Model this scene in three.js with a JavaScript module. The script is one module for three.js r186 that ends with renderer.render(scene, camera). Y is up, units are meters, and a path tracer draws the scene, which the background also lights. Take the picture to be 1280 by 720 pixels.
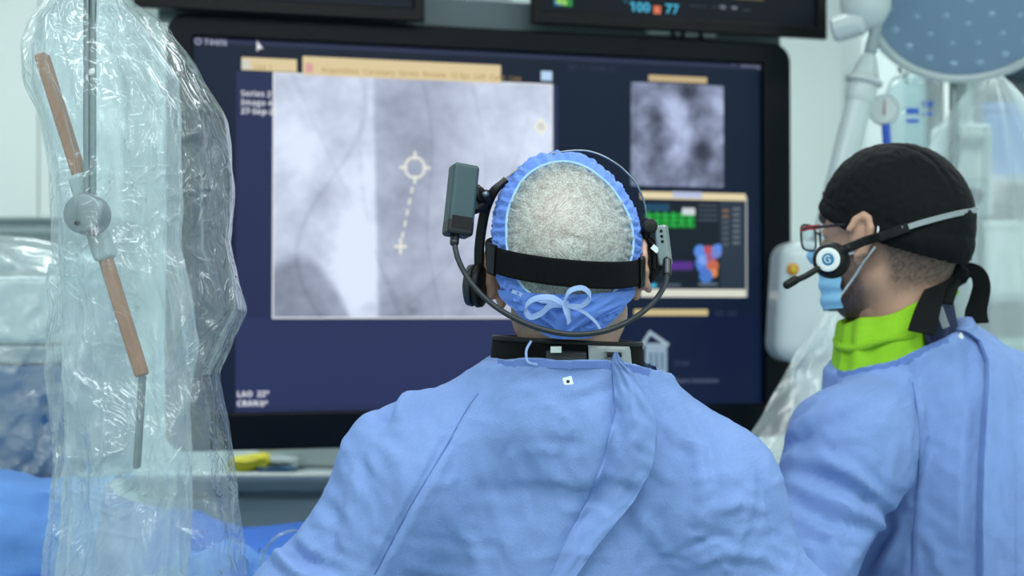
import * as THREE from 'three';
import { RoundedBoxGeometry } from 'three/addons/geometries/RoundedBoxGeometry.js';
import { mergeGeometries } from 'three/addons/utils/BufferGeometryUtils.js';
import { RectAreaLightUniformsLib } from 'three/addons/lights/RectAreaLightUniformsLib.js';
import { createNoise3D } from 'simplex-noise';

// ---------------------------------------------------------------- camera, light, exposure
const scene = new THREE.Scene();
const FPX = 1758, CAM_Y = 1.52, PITCH = 0.0171;
const camera = new THREE.PerspectiveCamera(2 * Math.atan(360 / FPX) * 180 / Math.PI, 16 / 9, 0.05, 60);
camera.position.set(0, CAM_Y, 0);
camera.rotation.set(PITCH, 0, 0);
camera.focus = 1.53;
camera.userData.fStop = 4.2;
const renderer = new THREE.WebGLRenderer({ antialias: true });
renderer.toneMapping = THREE.LinearToneMapping;
renderer.toneMappingExposure = 1.0;
renderer.shadowMap.enabled = true;
RectAreaLightUniformsLib.init();
scene.background = new THREE.Color(0x000000);
const LAMP_COLOR = new THREE.Color().setRGB(0.93, 1.0, 1.0), LAMP_POWER = 9.5, CEIL = 2.95;
// recessed ceiling luminaires: [x, z, width, depth]
const PANELS = [[-1.5, -3.1, 1.2, 0.6], [0.35, -3.1, 1.2, 0.6], [2.0, -3.1, 1.2, 0.6], [-1.4, -0.6, 1.2, 0.6], [0.3, -0.6, 1.2, 0.6], [2.0, -0.6, 1.2, 0.6], [-0.6, 0.9, 1.2, 0.6], [1.2, 0.9, 1.2, 0.6]];

// ---------------------------------------------------------------- helpers
const V = (x, y, z) => new THREE.Vector3(x, y, z);
const clamp = (x, a, b) => Math.min(b, Math.max(a, x));
const lerp = (a, b, t) => a + (b - a) * t;
const sstep = (a, b, x) => { const t = clamp((x - a) / (b - a), 0, 1); return t * t * (3 - 2 * t); };
let seed = 12345;
const rnd = () => { seed = (seed * 1664525 + 1013904223) >>> 0; return seed / 4294967296; };
const noise3 = createNoise3D(rnd);
const CP = Math.cos(PITCH), SP = Math.sin(PITCH);
// direction through a picture point, then the point where it is `d` metres in front of the camera
function ray(px, py) { const x = (px - 640) / FPX, y = (360 - py) / FPX; return V(x, y * CP + SP, y * SP - CP); }
function P(px, py, d) { const r = ray(px, py); return V(r.x, r.y, r.z).multiplyScalar(d / -r.z).add(camera.position); }
function toPx(p) { const y = p.y - CAM_Y, yc = y * CP + p.z * SP, zc = p.z * CP - y * SP; return [640 - FPX * p.x / zc, 360 + FPX * yc / zc]; }
const taken = {};
function numbered(n) { if (!(n in taken)) { taken[n] = 0; return n; } taken[n]++; return n + '_' + String(taken[n]).padStart(3, '0'); }
function shadow(o) { o.castShadow = true; o.receiveShadow = true; return o; }
function thing(name, label, category, pos = V(0, 0, 0), group) {
  const o = new THREE.Group(); o.name = numbered(name); o.position.copy(pos); scene.add(o);
  o.userData = { label, category }; if (group) o.userData.group = group;
  return o;
}
// a mesh given in world coordinates, put under a parent (whose own position is taken off)
function part(name, geo, mat, parent, label) {
  const m = shadow(new THREE.Mesh(geo, mat)); m.name = name;
  if (parent) {
    const off = V(0, 0, 0); let q = parent; while (q && q !== scene) { off.add(q.position); q = q.parent; }
    m.position.copy(off.multiplyScalar(-1)); parent.add(m);
  } else scene.add(m);
  if (label) m.userData.label = label;
  return m;
}
function single(name, geo, mat, label, category, group) { const m = part(numbered(name), geo, mat, null); m.userData = { label, category }; if (group) m.userData.group = group; return m; }
function struct(name, geo, mat) { const m = part(name, geo, mat, null); m.userData.kind = 'structure'; return m; }
function box(w, h, d, x = 0, y = 0, z = 0, r = 0) { const g = r ? new RoundedBoxGeometry(w, h, d, 3, Math.min(r, w / 2.01, h / 2.01, d / 2.01)) : new THREE.BoxGeometry(w, h, d); g.translate(x, y, z); return g; }
function cyl(a, b, r, r2 = r, seg = 24) {
  const d = b.clone().sub(a), g = new THREE.CylinderGeometry(r2, r, d.length(), seg);
  g.applyQuaternion(new THREE.Quaternion().setFromUnitVectors(V(0, 1, 0), d.normalize())); const m = a.clone().add(b).multiplyScalar(0.5); g.translate(m.x, m.y, m.z); return g;
}
// a turned profile [[radius, height] ...] along a -> b direction
function lathe(profile, at, axis, seg = 40) {
  const g = new THREE.LatheGeometry(profile.map(([r, y]) => new THREE.Vector2(r, y)), seg);
  g.applyQuaternion(new THREE.Quaternion().setFromUnitVectors(V(0, 1, 0), axis.clone().normalize())); g.translate(at.x, at.y, at.z); return g;
}
function tube(pts, r, n = 60, seg = 10, closed = false) { return new THREE.TubeGeometry(new THREE.CatmullRomCurve3(pts, closed, 'centripetal'), n, r, seg, closed); }
function caps(pts, r, n = 60, seg = 10) { return mergeGeometries([tube(pts, r, n, seg), ...[pts[0], pts[pts.length - 1]].map((p) => { const s = new THREE.SphereGeometry(r, seg, 8); s.translate(p.x, p.y, p.z); return s; })]); }
function merge(list) { return mergeGeometries(list.map((g) => { const q = g.index ? g.toNonIndexed() : g; for (const k of Object.keys(q.attributes)) if (!['position', 'normal', 'uv'].includes(k)) q.deleteAttribute(k); return q; })); }
// grid sheet: f(u, v) -> Vector3 for u, v in 0..1; uv in metres given by su, sv
function sheet(f, nu, nv, su = 1, sv = 1, closeU = false) {
  const pos = [], uv = [], idx = [];
  for (let j = 0; j <= nv; j++) for (let i = 0; i <= nu; i++) { const p = f(closeU && i === nu ? 0 : i / nu, j / nv); pos.push(p.x, p.y, p.z); uv.push(i / nu * su, j / nv * sv); }
  for (let j = 0; j < nv; j++) for (let i = 0; i < nu; i++) { const a = j * (nu + 1) + i, b = a + 1, c = a + nu + 1, d = c + 1; idx.push(a, b, d, a, d, c); }
  const g = new THREE.BufferGeometry(); g.setAttribute('position', new THREE.Float32BufferAttribute(pos, 3)); g.setAttribute('uv', new THREE.Float32BufferAttribute(uv, 2)); g.setIndex(idx); g.computeVertexNormals();
  if (closeU) { const n = g.attributes.normal; for (let j = 0; j <= nv; j++) { const a = j * (nu + 1), b = a + nu; const q = V(n.getX(a) + n.getX(b), n.getY(a) + n.getY(b), n.getZ(a) + n.getZ(b)).normalize(); n.setXYZ(a, q.x, q.y, q.z); n.setXYZ(b, q.x, q.y, q.z); } }
  return g;
}
// closed strap: centre line, direction across (per point), outward direction (per point), half width, thickness
function strap(cs, across, out, hw, th, closed = false) {
  const n = cs.length, f = (u, v) => {
    const i = clamp(Math.round(v * (n - 1)), 0, n - 1), w = typeof hw === 'function' ? hw(v) : hw, k = Math.round(u * 8) % 8;
    const prof = [[-1, 0], [-0.96, 0.8], [-0.8, 1], [0.8, 1], [0.96, 0.8], [1, 0], [0.9, -0.1], [-0.9, -0.1]][k];
    return cs[i].clone().addScaledVector(across[i], prof[0] * w).addScaledVector(out[i], prof[1] * th);
  };
  return sheet(f, 8, n - 1, hw * 2 || 0.02, 0.3, true);
}
// ribbon along a smooth path with a fixed-ish across direction
function ribbon(pts, acrossDir, hw, th = 0.0012, n = 40) {
  const c = new THREE.CatmullRomCurve3(pts, false, 'centripetal'), cs = c.getSpacedPoints(n), ac = [], ou = [];
  for (let i = 0; i <= n; i++) {
    const t = c.getTangentAt(i / n), a0 = (Array.isArray(acrossDir) ? acrossDir[0].clone().lerp(acrossDir[1], i / n) : acrossDir.clone());
    const a = a0.addScaledVector(t, -a0.dot(t)).normalize(); ac.push(a); ou.push(V(0, 0, 0).crossVectors(a, t).normalize());
  }
  return strap(cs, ac, ou, hw, th);
}
// ---- signed distance fields
const smin = (a, b, k) => { const h = Math.max(k - Math.abs(a - b), 0) / k; return Math.min(a, b) - h * h * k * 0.25; };
const smax = (a, b, k) => -smin(-a, -b, k);
function capsule(a, b, ra, rb) {
  const bx = b.x - a.x, by = b.y - a.y, bz = b.z - a.z, L = bx * bx + by * by + bz * bz;
  return (x, y, z) => { const px = x - a.x, py = y - a.y, pz = z - a.z, h = clamp((px * bx + py * by + pz * bz) / L, 0, 1); return Math.hypot(px - bx * h, py - by * h, pz - bz * h) - ra - (rb - ra) * h; };
}
function ellipsoid(c, r, yaw = 0) {
  const cs = Math.cos(yaw), sn = Math.sin(yaw);
  return (x, y, z) => {
    const dx = x - c.x, dz = z - c.z, px = (dx * cs - dz * sn), py = y - c.y, pz = (dx * sn + dz * cs);
    const k0 = Math.hypot(px / r.x, py / r.y, pz / r.z), k1 = Math.hypot(px / (r.x * r.x), py / (r.y * r.y), pz / (r.z * r.z));
    return k1 < 1e-9 ? -Math.min(r.x, r.y, r.z) : k0 * (k0 - 1) / k1;
  };
}
function join(list, k) { return (x, y, z) => { let d = list[0](x, y, z); for (let i = 1; i < list.length; i++) d = smin(d, list[i](x, y, z), k); return d; }; }
// surface nets over a box, skipping blocks far from the surface
function nets(f, lo, hi, h) {
  const B = 6, nb = [0, 1, 2].map((k) => Math.ceil((hi.getComponent(k) - lo.getComponent(k)) / h / B)), [nx, ny, nz] = nb.map((n) => n * B + 1);
  const val = new Float32Array(nx * ny * nz), at = (i, j, k) => (k * ny + j) * nx + i;
  for (let bk = 0; bk < nb[2]; bk++) for (let bj = 0; bj < nb[1]; bj++) for (let bi = 0; bi < nb[0]; bi++) {
    const d = f(lo.x + (bi + 0.5) * B * h, lo.y + (bj + 0.5) * B * h, lo.z + (bk + 0.5) * B * h), far = Math.abs(d) > B * h * 1.1 + 0.012;
    const e = (b, n) => (b === n - 1 ? B : B - 1);
    for (let k = bk * B; k <= bk * B + e(bk, nb[2]); k++) for (let j = bj * B; j <= bj * B + e(bj, nb[1]); j++) for (let i = bi * B; i <= bi * B + e(bi, nb[0]); i++)
      val[at(i, j, k)] = far ? d : f(lo.x + i * h, lo.y + j * h, lo.z + k * h);
  }
  const id = new Int32Array(nx * ny * nz).fill(-1), pos = [], idx = [];
  const E = [[0, 1], [2, 3], [4, 5], [6, 7], [0, 2], [1, 3], [4, 6], [5, 7], [0, 4], [1, 5], [2, 6], [3, 7]];
  const c = new Float32Array(8);
  for (let k = 0; k < nz - 1; k++) for (let j = 0; j < ny - 1; j++) for (let i = 0; i < nx - 1; i++) {
    let m = 0; for (let q = 0; q < 8; q++) { c[q] = val[at(i + (q & 1), j + ((q >> 1) & 1), k + (q >> 2))]; if (c[q] < 0) m |= 1 << q; }
    if (m === 0 || m === 255) continue;
    let x = 0, y = 0, z = 0, n = 0;
    for (const [a, b] of E) if ((c[a] < 0) !== (c[b] < 0)) { const t = c[a] / (c[a] - c[b]); x += (a & 1) + t * ((b & 1) - (a & 1)); y += ((a >> 1) & 1) + t * (((b >> 1) & 1) - ((a >> 1) & 1)); z += (a >> 2) + t * ((b >> 2) - (a >> 2)); n++; }
    id[at(i, j, k)] = pos.length / 3; pos.push(lo.x + (i + x / n) * h, lo.y + (j + y / n) * h, lo.z + (k + z / n) * h);
  }
  const quad = (a, b, cc, d, flip) => { if (a < 0 || b < 0 || cc < 0 || d < 0) return; flip ? idx.push(a, cc, b, a, d, cc) : idx.push(a, b, cc, a, cc, d); };
  for (let k = 1; k < nz - 1; k++) for (let j = 1; j < ny - 1; j++) for (let i = 1; i < nx - 1; i++) {
    const s = val[at(i, j, k)] < 0;
    if (s !== (val[at(i + 1, j, k)] < 0)) quad(id[at(i, j - 1, k - 1)], id[at(i, j, k - 1)], id[at(i, j, k)], id[at(i, j - 1, k)], !s);
    if (s !== (val[at(i, j + 1, k)] < 0)) quad(id[at(i - 1, j, k - 1)], id[at(i - 1, j, k)], id[at(i, j, k)], id[at(i, j, k - 1)], !s);
    if (s !== (val[at(i, j, k + 1)] < 0)) quad(id[at(i - 1, j - 1, k)], id[at(i, j - 1, k)], id[at(i, j, k)], id[at(i - 1, j, k)], !s);
  }
  const g = new THREE.BufferGeometry(); g.setAttribute('position', new THREE.Float32BufferAttribute(pos, 3)); g.setIndex(idx); g.computeVertexNormals();
  planarUV(g); return g;
}
function planarUV(g) {
  const p = g.attributes.position, uv = new Float32Array(p.count * 2);
  for (let i = 0; i < p.count; i++) { uv[2 * i] = p.getX(i) + p.getZ(i) * 0.73; uv[2 * i + 1] = p.getY(i) + p.getZ(i) * 0.21; }
  g.setAttribute('uv', new THREE.BufferAttribute(uv, 2)); return g;
}
// first hit of a picture ray with a field
function hit(f, px, py, lift = 0, near = 1.0, far = 2.6) {
  const r = ray(px, py).normalize(); let t = near;
  for (let i = 0; i < 160; i++) { const d = f(r.x * t, CAM_Y + r.y * t, r.z * t); if (d < 0.0003 || t > far) break; t += d * 0.8; }
  return V(r.x * t, CAM_Y + r.y * t, r.z * t).addScaledVector(r, -lift);
}
const nrm = (f, p) => { const e = 0.002; return V(f(p.x + e, p.y, p.z) - f(p.x - e, p.y, p.z), f(p.x, p.y + e, p.z) - f(p.x, p.y - e, p.z), f(p.x, p.y, p.z + e) - f(p.x, p.y, p.z - e)).normalize(); };
// distance along a ray from a point inside a field out to its surface
function reach(f, o, d, far = 0.25) { let t = far; for (let i = 0; i < 60; i++) { const v = f(o.x + d.x * t, o.y + d.y * t, o.z + d.z * t); if (v < 0.0003) break; t -= v * 0.9; } return t; }
// cloth folds: lines on the picture turned into ridges (+) and furrows (-) of the cloth that faces the camera
function folds(g, list, amount) {
  const p = g.attributes.position, n = g.attributes.normal;
  for (let i = 0; i < p.count; i++) {
    const x = p.getX(i), y = p.getY(i), z = p.getZ(i), nx = n.getX(i), ny = n.getY(i), nz = n.getZ(i);
    const q = toPx(V(x, y, z)); let h = 0;
    if (nz > -0.2) for (const [pts, w, amp] of list) {
      let best = 1e9, tt = 0, side = 1;
      for (let s = 0; s < pts.length - 1; s++) {
        const [ax, ay] = pts[s], [bx, by] = pts[s + 1], dx = bx - ax, dy = by - ay, L = dx * dx + dy * dy, t = clamp(((q[0] - ax) * dx + (q[1] - ay) * dy) / L, 0, 1), ex = q[0] - ax - dx * t, ey = q[1] - ay - dy * t, D = Math.hypot(ex, ey);
        if (D < best) { best = D; tt = (s + t) / (pts.length - 1); side = dx * ey - dy * ex; }
      }
      if (best > w * 3.2) continue;
      const fade = Math.pow(Math.sin(Math.PI * clamp(tt * 0.92 + 0.04, 0, 1)), 0.6), e = best / w;
      h += amp * fade * (Math.exp(-e * e) - 0.35 * Math.exp(-(e - 1.6) * (e - 1.6) * 1.6) * (side > 0 ? 1 : 0.5));
    }
    h *= sstep(-0.2, 0.35, nz);
    if (amount) h += amount(x, y, z, nx, ny, nz);
    p.setXYZ(i, x + nx * h, y + ny * h, z + nz * h);
  }
  g.computeVertexNormals(); return g;
}
const ridged = (x, y, z) => 1 - 2 * Math.abs(noise3(x, y, z));
const clothNoise = (k) => (x, y, z) => k * (0.006 * noise3(x * 5, y * 3.2, z * 5) + 0.002 * noise3(x * 13 + 4, y * 9, z * 13) + 0.0011 * ridged(x * 22 + y * 9, y * 24 - x * 7, z * 22) * (0.5 + 0.5 * noise3(x * 6, y * 6, z * 6 + 9)) + 0.0004 * noise3(x * 60, y * 60, z * 60));

// depth of a finished mesh behind every picture point, so that trims and seams can be laid onto the real cloth
function laidOn(g) {
  const W2 = 700, H2 = 420, buf = new Float32Array(W2 * H2).fill(9), p = g.attributes.position, ix = g.index.array, n = p.count, X = new Float32Array(n), Y = new Float32Array(n), Z = new Float32Array(n);
  for (let i = 0; i < n; i++) { const v = V(p.getX(i), p.getY(i), p.getZ(i)), q = toPx(v); X[i] = q[0] / 2; Y[i] = q[1] / 2; Z[i] = -v.z; }
  for (let t = 0; t < ix.length; t += 3) {
    const a = ix[t], b = ix[t + 1], c = ix[t + 2], x0 = Math.max(0, Math.ceil(Math.min(X[a], X[b], X[c]))), x1 = Math.min(W2 - 1, Math.floor(Math.max(X[a], X[b], X[c]))), y0 = Math.max(0, Math.ceil(Math.min(Y[a], Y[b], Y[c]))), y1 = Math.min(H2 - 1, Math.floor(Math.max(Y[a], Y[b], Y[c])));
    const D = (Y[b] - Y[c]) * (X[a] - X[c]) + (X[c] - X[b]) * (Y[a] - Y[c]); if (Math.abs(D) < 1e-9) continue;
    for (let y = y0; y <= y1; y++) for (let x = x0; x <= x1; x++) { const u = ((Y[b] - Y[c]) * (x - X[c]) + (X[c] - X[b]) * (y - Y[c])) / D, v = ((Y[c] - Y[a]) * (x - X[c]) + (X[a] - X[c]) * (y - Y[c])) / D, w = 1 - u - v; if (u < -0.01 || v < -0.01 || w < -0.01) continue; const z = u * Z[a] + v * Z[b] + w * Z[c]; if (z < buf[y * W2 + x]) buf[y * W2 + x] = z; }
  }
  const get = (px, py, lift = 0) => { const x = px / 2, y = clamp(py / 2, 0, H2 - 2), i = Math.floor(x), j = Math.floor(y), s = []; for (const [a, b] of [[0, 0], [1, 0], [0, 1], [1, 1]]) { const z = buf[(j + b) * W2 + clamp(i + a, 0, W2 - 1)]; if (z < 9) s.push([z, (a ? x - i : 1 - x + i) * (b ? y - j : 1 - y + j) + 1e-4]); } if (!s.length) return null; const tot = s.reduce((q, e) => q + e[1], 0), z = s.reduce((q, e) => q + e[0] * e[1], 0) / tot; return P(px, py, z - lift); };
  get.top = (px, from, far) => { for (let y = from; y < 720; y++) if (buf[Math.floor(y / 2) * W2 + Math.floor(px / 2)] < far) return y; return null; };
  return get;
}
// many short creases in a region of the picture, seeded
function creases(n, x0, x1, y0, y1, ang, spread) { const out = []; for (let i = 0; i < n; i++) { const x = lerp(x0, x1, rnd()), y = lerp(y0, y1, rnd()), a = ang + (rnd() - 0.5) * spread, l = 14 + 40 * rnd(), k = (rnd() - 0.5) * 12; out.push([[[x - Math.cos(a) * l, y - Math.sin(a) * l], [x - Math.sin(a) * k, y + Math.cos(a) * k], [x + Math.cos(a) * l, y + Math.sin(a) * l]], 4 + 4 * rnd(), (rnd() < 0.5 ? -1 : 1) * (0.0007 + 0.0014 * rnd())]); } return out; }

// ---------------------------------------------------------------- materials
function dataTex(w, h, f, repeat = 1, srgb = false) {
  const d = new Uint8Array(w * h * 4);
  for (let j = 0; j < h; j++) for (let i = 0; i < w; i++) { const v = f(i / w, j / h), o = (j * w + i) * 4; const a = Array.isArray(v) ? v : [v, v, v]; d[o] = clamp(a[0], 0, 1) * 255; d[o + 1] = clamp(a[1], 0, 1) * 255; d[o + 2] = clamp(a[2], 0, 1) * 255; d[o + 3] = 255; }
  const t = new THREE.DataTexture(d, w, h); t.wrapS = t.wrapT = THREE.RepeatWrapping; t.magFilter = THREE.LinearFilter; t.repeat.set(repeat, repeat); if (srgb) t.colorSpace = THREE.SRGBColorSpace; t.needsUpdate = true; return t;
}
// noise that tiles over 0..1
const tile = (u, v, n, s) => { const a = u * 2 * Math.PI, b = v * 2 * Math.PI, r = n / (2 * Math.PI); return noise3(Math.cos(a) * r + s, Math.sin(a) * r + Math.cos(b) * r * 0.91, Math.sin(b) * r + s * 1.7); };
const fineNoise = dataTex(256, 256, (u, v) => 0.5 + 0.2 * tile(u, v, 14, 1) + 0.3 * tile(u, v, 60, 5));
const clothBump = fineNoise.clone(); clothBump.repeat.set(22, 22); clothBump.needsUpdate = true;
const speckle = dataTex(256, 256, (u, v) => { const s = 0.72 + 0.24 * tile(u, v, 90, 2) + 0.2 * tile(u, v, 40, 7) + 0.1 * tile(u, v, 9, 3); return [s, s, s]; }, 1);
const clothTone = dataTex(256, 256, (u, v) => { const t = 0.93 + 0.035 * tile(u, v, 5, 11) + 0.035 * tile(u, v, 70, 13); return [t, t, t]; }, 5);
const crinkle = dataTex(512, 512, (u, v) => { const w = 0.12 * tile(u, v, 6, 21); const a = 1 - Math.abs(tile(u + w, v, 9, 3)), b = 1 - Math.abs(tile(u, v + w, 18, 8)), c = 1 - Math.abs(tile(u + w, v - w, 36, 5)); const q = (x, n) => Math.pow(x, n); return 0.6 * q(a, 9) * (0.5 + 0.5 * tile(u, v, 4, 31)) + 0.3 * q(b, 10) * (0.5 + 0.5 * tile(u, v, 7, 33)) + 0.1 * q(c, 6) * (0.5 + 0.5 * tile(u, v, 5, 37)); }, 2.2);
const S = (o) => new THREE.MeshPhysicalMaterial(Object.assign({ side: THREE.DoubleSide, roughness: 0.6 }, o));
const M = {
  wall: S({ color: 0xdde9e6, roughness: 0.55, bumpMap: fineNoise, bumpScale: 0.0003 }),
  pendant: S({ color: 0xc6d3d2, roughness: 0.5 }),
  wallGrey: S({ color: 0xb4c2c2, roughness: 0.55 }),
  ceiling: S({ color: 0xe8eeee, roughness: 0.8 }),
  floor: S({ color: 0x8fa3aa, roughness: 0.35, map: clothTone }),
  white: S({ color: 0xdde5e2, roughness: 0.35 }),
  whitePlastic: S({ color: 0xd5dfdd, roughness: 0.3, clearcoat: 0.3 }),
  offGrey: S({ color: 0x9aa9ab, roughness: 0.45 }),
  grey: S({ color: 0x5d6b70, roughness: 0.5 }),
  dark: S({ color: 0x1a2026, roughness: 0.5 }),
  bezel: S({ color: 0x040c14, roughness: 0.4, specularIntensity: 0.3 }),
  bezelBrown: S({ color: 0x0a090b, roughness: 0.35, specularIntensity: 0.35 }),
  black: S({ color: 0x090b0d, roughness: 0.5, specularIntensity: 0.6 }),
  blackFabric: S({ color: 0x07090b, roughness: 0.95, specularIntensity: 0.4, bumpMap: clothBump, bumpScale: 0.0006 }),
  blackCap: S({ color: 0x070b0d, roughness: 0.85, specularIntensity: 0.45, bumpMap: clothBump, bumpScale: 0.00012 }),
  steel: S({ color: 0x8c9699, metalness: 1, roughness: 0.25 }),
  steelSoft: S({ color: 0x879194, metalness: 0.9, roughness: 0.42 }),
  brown: S({ color: 0x9a6a4c, roughness: 0.5, map: clothTone }),
  gown: S({ color: 0x7b98d0, roughness: 0.85, map: clothTone, bumpMap: clothBump, bumpScale: 0.0004, sheen: 0.25, sheenColor: new THREE.Color(0x8ea4cc), sheenRoughness: 0.6 }),
  gownEdge: S({ color: 0x6884c4, roughness: 0.85, bumpMap: clothBump, bumpScale: 0.0004 }),
  drape: S({ color: 0x3f74cf, roughness: 0.85, map: clothTone, bumpMap: clothBump, bumpScale: 0.0005 }),
  drapeLight: S({ color: 0x6f9fe6, roughness: 0.85, map: clothTone, bumpMap: clothBump, bumpScale: 0.0005 }),
  capBlue: S({ color: 0x6c98f2, roughness: 0.8, transmission: 0.12, map: clothTone, bumpMap: clothBump, bumpScale: 0.0006 }),
  capNet: S({ color: 0xd8e4e2, roughness: 0.4, transmission: 0.95, transmissionMap: speckle, bumpMap: speckle, bumpScale: 0.0006 }),
  capSeam: S({ color: 0x9ec2e6, roughness: 0.8 }),
  tie: S({ color: 0xa9c4f2, roughness: 0.8, transmission: 0.2 }),
  plastic: S({ color: 0xf2f8f9, roughness: 0.17, transmission: 0.79, ior: 1.5, bumpMap: crinkle, bumpScale: 0.005 }),
  plasticClear: S({ color: 0xf6fbfc, roughness: 0.12, transmission: 0.92, ior: 1.5, bumpMap: crinkle, bumpScale: 0.005 }),
  plasticSoft: S({ color: 0xf4fafa, roughness: 0.22, transmission: 0.74, ior: 1.45 }),
  skin: S({ vertexColors: true, roughness: 0.55 }),
  glove: S({ color: 0xe6dccb, roughness: 0.6 }),
  lime: S({ color: 0x9fe01a, roughness: 0.6, map: clothTone, bumpMap: clothBump, bumpScale: 0.0005 }),
  navy: S({ color: 0x16264a, roughness: 0.75, bumpMap: clothBump, bumpScale: 0.0006 }),
  teal: S({ color: 0x1f8f8a, roughness: 0.7 }),
  mask: S({ color: 0x8fc8ea, roughness: 0.8, bumpMap: clothBump, bumpScale: 0.0004 }),
  maskLoop: S({ color: 0xdfe9ee, roughness: 0.8 }),
  camGreen: S({ color: 0x3d5257, roughness: 0.35, metalness: 0.3 }),
  camDark: S({ color: 0x14191c, roughness: 0.3 }),
  devGrey: S({ color: 0x8d989a, roughness: 0.35, metalness: 0.6 }),
  red: S({ color: 0xb0242a, roughness: 0.4 }),
  lens: S({ color: 0xf4fbff, roughness: 0.02, transmission: 0.95, ior: 1.5 }),
  amber: S({ color: 0xd08a1c, roughness: 0.4 }),
  yellow: S({ color: 0xd8cf2a, roughness: 0.5 }),
  blueInk: S({ color: 0x2f5fd0, roughness: 0.5 }),
  panelBlue: S({ color: 0x2c5f8c, roughness: 0.45 }),
  lampLens: S({ color: 0x90abc6, roughness: 0.2, clearcoat: 0.6 }),
  ledLens: S({ color: 0xa9c7de, roughness: 0.12, clearcoat: 1 }),
  glow: S({ color: 0xffffff, emissive: new THREE.Color(0.93, 1, 1), emissiveIntensity: 1.6 }),
  silver: S({ color: 0xc4cacb, roughness: 0.3, metalness: 0.75, bumpMap: clothBump, bumpScale: 0.001 }),
  bottleClear: S({ color: 0xeaf4f5, roughness: 0.1, transmission: 0.8 }),
  shoe: S({ color: 0xe8ecec, roughness: 0.5 }),
};

// ---------------------------------------------------------------- the room
const X0 = -3.0, X1 = 3.2, Z0 = -4.6, Z1 = 1.9, T = 0.12;
struct('floor', box(X1 - X0 + 2 * T, 0.1, Z1 - Z0 + 2 * T, (X0 + X1) / 2, -0.05, (Z0 + Z1) / 2), M.floor);
{
  // ceiling with an opening cut for every luminaire: laid as strips between the openings
  const geos = [], rows = [...new Set(PANELS.map((p) => p[1]))].sort((a, b) => a - b); let z = Z0 - T;
  const strip = (xa, xb, za, zb) => { if (xb - xa > 0.001 && zb - za > 0.001) geos.push(box(xb - xa, 0.12, zb - za, (xa + xb) / 2, CEIL + 0.06, (za + zb) / 2)); };
  for (const r of rows) {
    strip(X0 - T, X1 + T, z, r - 0.3); let x = X0 - T;
    for (const p of PANELS.filter((q) => q[1] === r).sort((a, b) => a[0] - b[0])) { strip(x, p[0] - p[2] / 2, r - 0.3, r + 0.3); x = p[0] + p[2] / 2; }
    strip(x, X1 + T, r - 0.3, r + 0.3); z = r + 0.3;
  }
  strip(X0 - T, X1 + T, z, Z1 + T);
  struct('ceiling', merge(geos), M.ceiling);
}
struct('wall_left', box(T, CEIL, Z1 - Z0, X0 - T / 2, CEIL / 2, (Z0 + Z1) / 2), M.wall);
struct('wall_right', box(T, CEIL, Z1 - Z0, X1 + T / 2, CEIL / 2, (Z0 + Z1) / 2), M.wall);
struct('wall_front', box(X1 - X0 + 2 * T, CEIL, T, (X0 + X1) / 2, CEIL / 2, Z1 + T / 2), M.wall);
const wallBack = struct('wall_back', box(X1 - X0 + 2 * T, CEIL, T, (X0 + X1) / 2, CEIL / 2, Z0 - T / 2), M.wallGrey);
// wall cladding boards, each with its own edges
for (let i = 0, x = X0 + 0.01; x < X1 - 0.05; i++) {
  const w = Math.min([0.62, 0.48, 0.62, 0.62, 0.55, 0.34, 0.4, 0.5][i % 8], X1 - x - 0.01);
  part('wall_panel', box(w - 0.014, CEIL - 0.12, 0.014, x + w / 2, CEIL / 2 + 0.05, Z0 + 0.006, 0.003), M.wall, wallBack); x += w;
}
for (const [n, g] of [['baseboard_back', box(X1 - X0, 0.1, 0.02, (X0 + X1) / 2, 0.05, Z0 + 0.024)], ['baseboard_left', box(0.02, 0.1, Z1 - Z0, X0 + 0.01, 0.05, (Z0 + Z1) / 2)], ['baseboard_right', box(0.02, 0.1, Z1 - Z0, X1 - 0.01, 0.05, (Z0 + Z1) / 2)]]) struct(n, g, M.offGrey);
for (const [x, z, w, d] of PANELS) {
  const t = thing('ceiling_light', 'flat white recessed luminaire set in the ceiling', 'ceiling light', V(x, CEIL, z), 'recessed ceiling luminaires');
  part('housing', merge([box(w, 0.02, d, x, CEIL + 0.1, z), box(0.012, 0.1, d, x - w / 2 + 0.006, CEIL + 0.05, z), box(0.012, 0.1, d, x + w / 2 - 0.006, CEIL + 0.05, z), box(w, 0.1, 0.012, x, CEIL + 0.05, z - d / 2 + 0.006), box(w, 0.1, 0.012, x, CEIL + 0.05, z + d / 2 - 0.006)]), M.white, t);
  part('diffuser', box(w - 0.03, 0.012, d - 0.03, x, CEIL + 0.045, z), M.glow, t);
  const l = new THREE.RectAreaLight(LAMP_COLOR, LAMP_POWER, w - 0.04, d - 0.04); l.position.set(x, CEIL + 0.035, z); l.lookAt(x, 0, z); l.name = 'luminaire'; scene.add(l);
}

// ---------------------------------------------------------------- the large wall display and the monitors above it
// display plane: left edge nearer than the right one
const DL = V(P(210, 300, 2.6).x, 0, -2.6), DR = V(P(984, 300, 2.92).x, 0, -2.92);
const dAx = DR.clone().sub(DL), DW = dAx.length(); dAx.normalize();
const dN = V(-dAx.z, 0, dAx.x); // towards the camera
const DTOP = 2.072, DBOT = 1.266, DH = DTOP - DBOT;
const dYaw = Math.atan2(dN.x, dN.z);
const dBase = DL.clone().add(DR).multiplyScalar(0.5);
const dispRot = (g) => { g.rotateY(dYaw); g.translate(dBase.x, 0, dBase.z); return g; };  // local x along the display, z to the camera
const SX0 = -DW / 2 + 0.04, SX1 = DW / 2 - 0.052, SY0 = DBOT + 0.062, SY1 = DTOP - 0.036;
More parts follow.
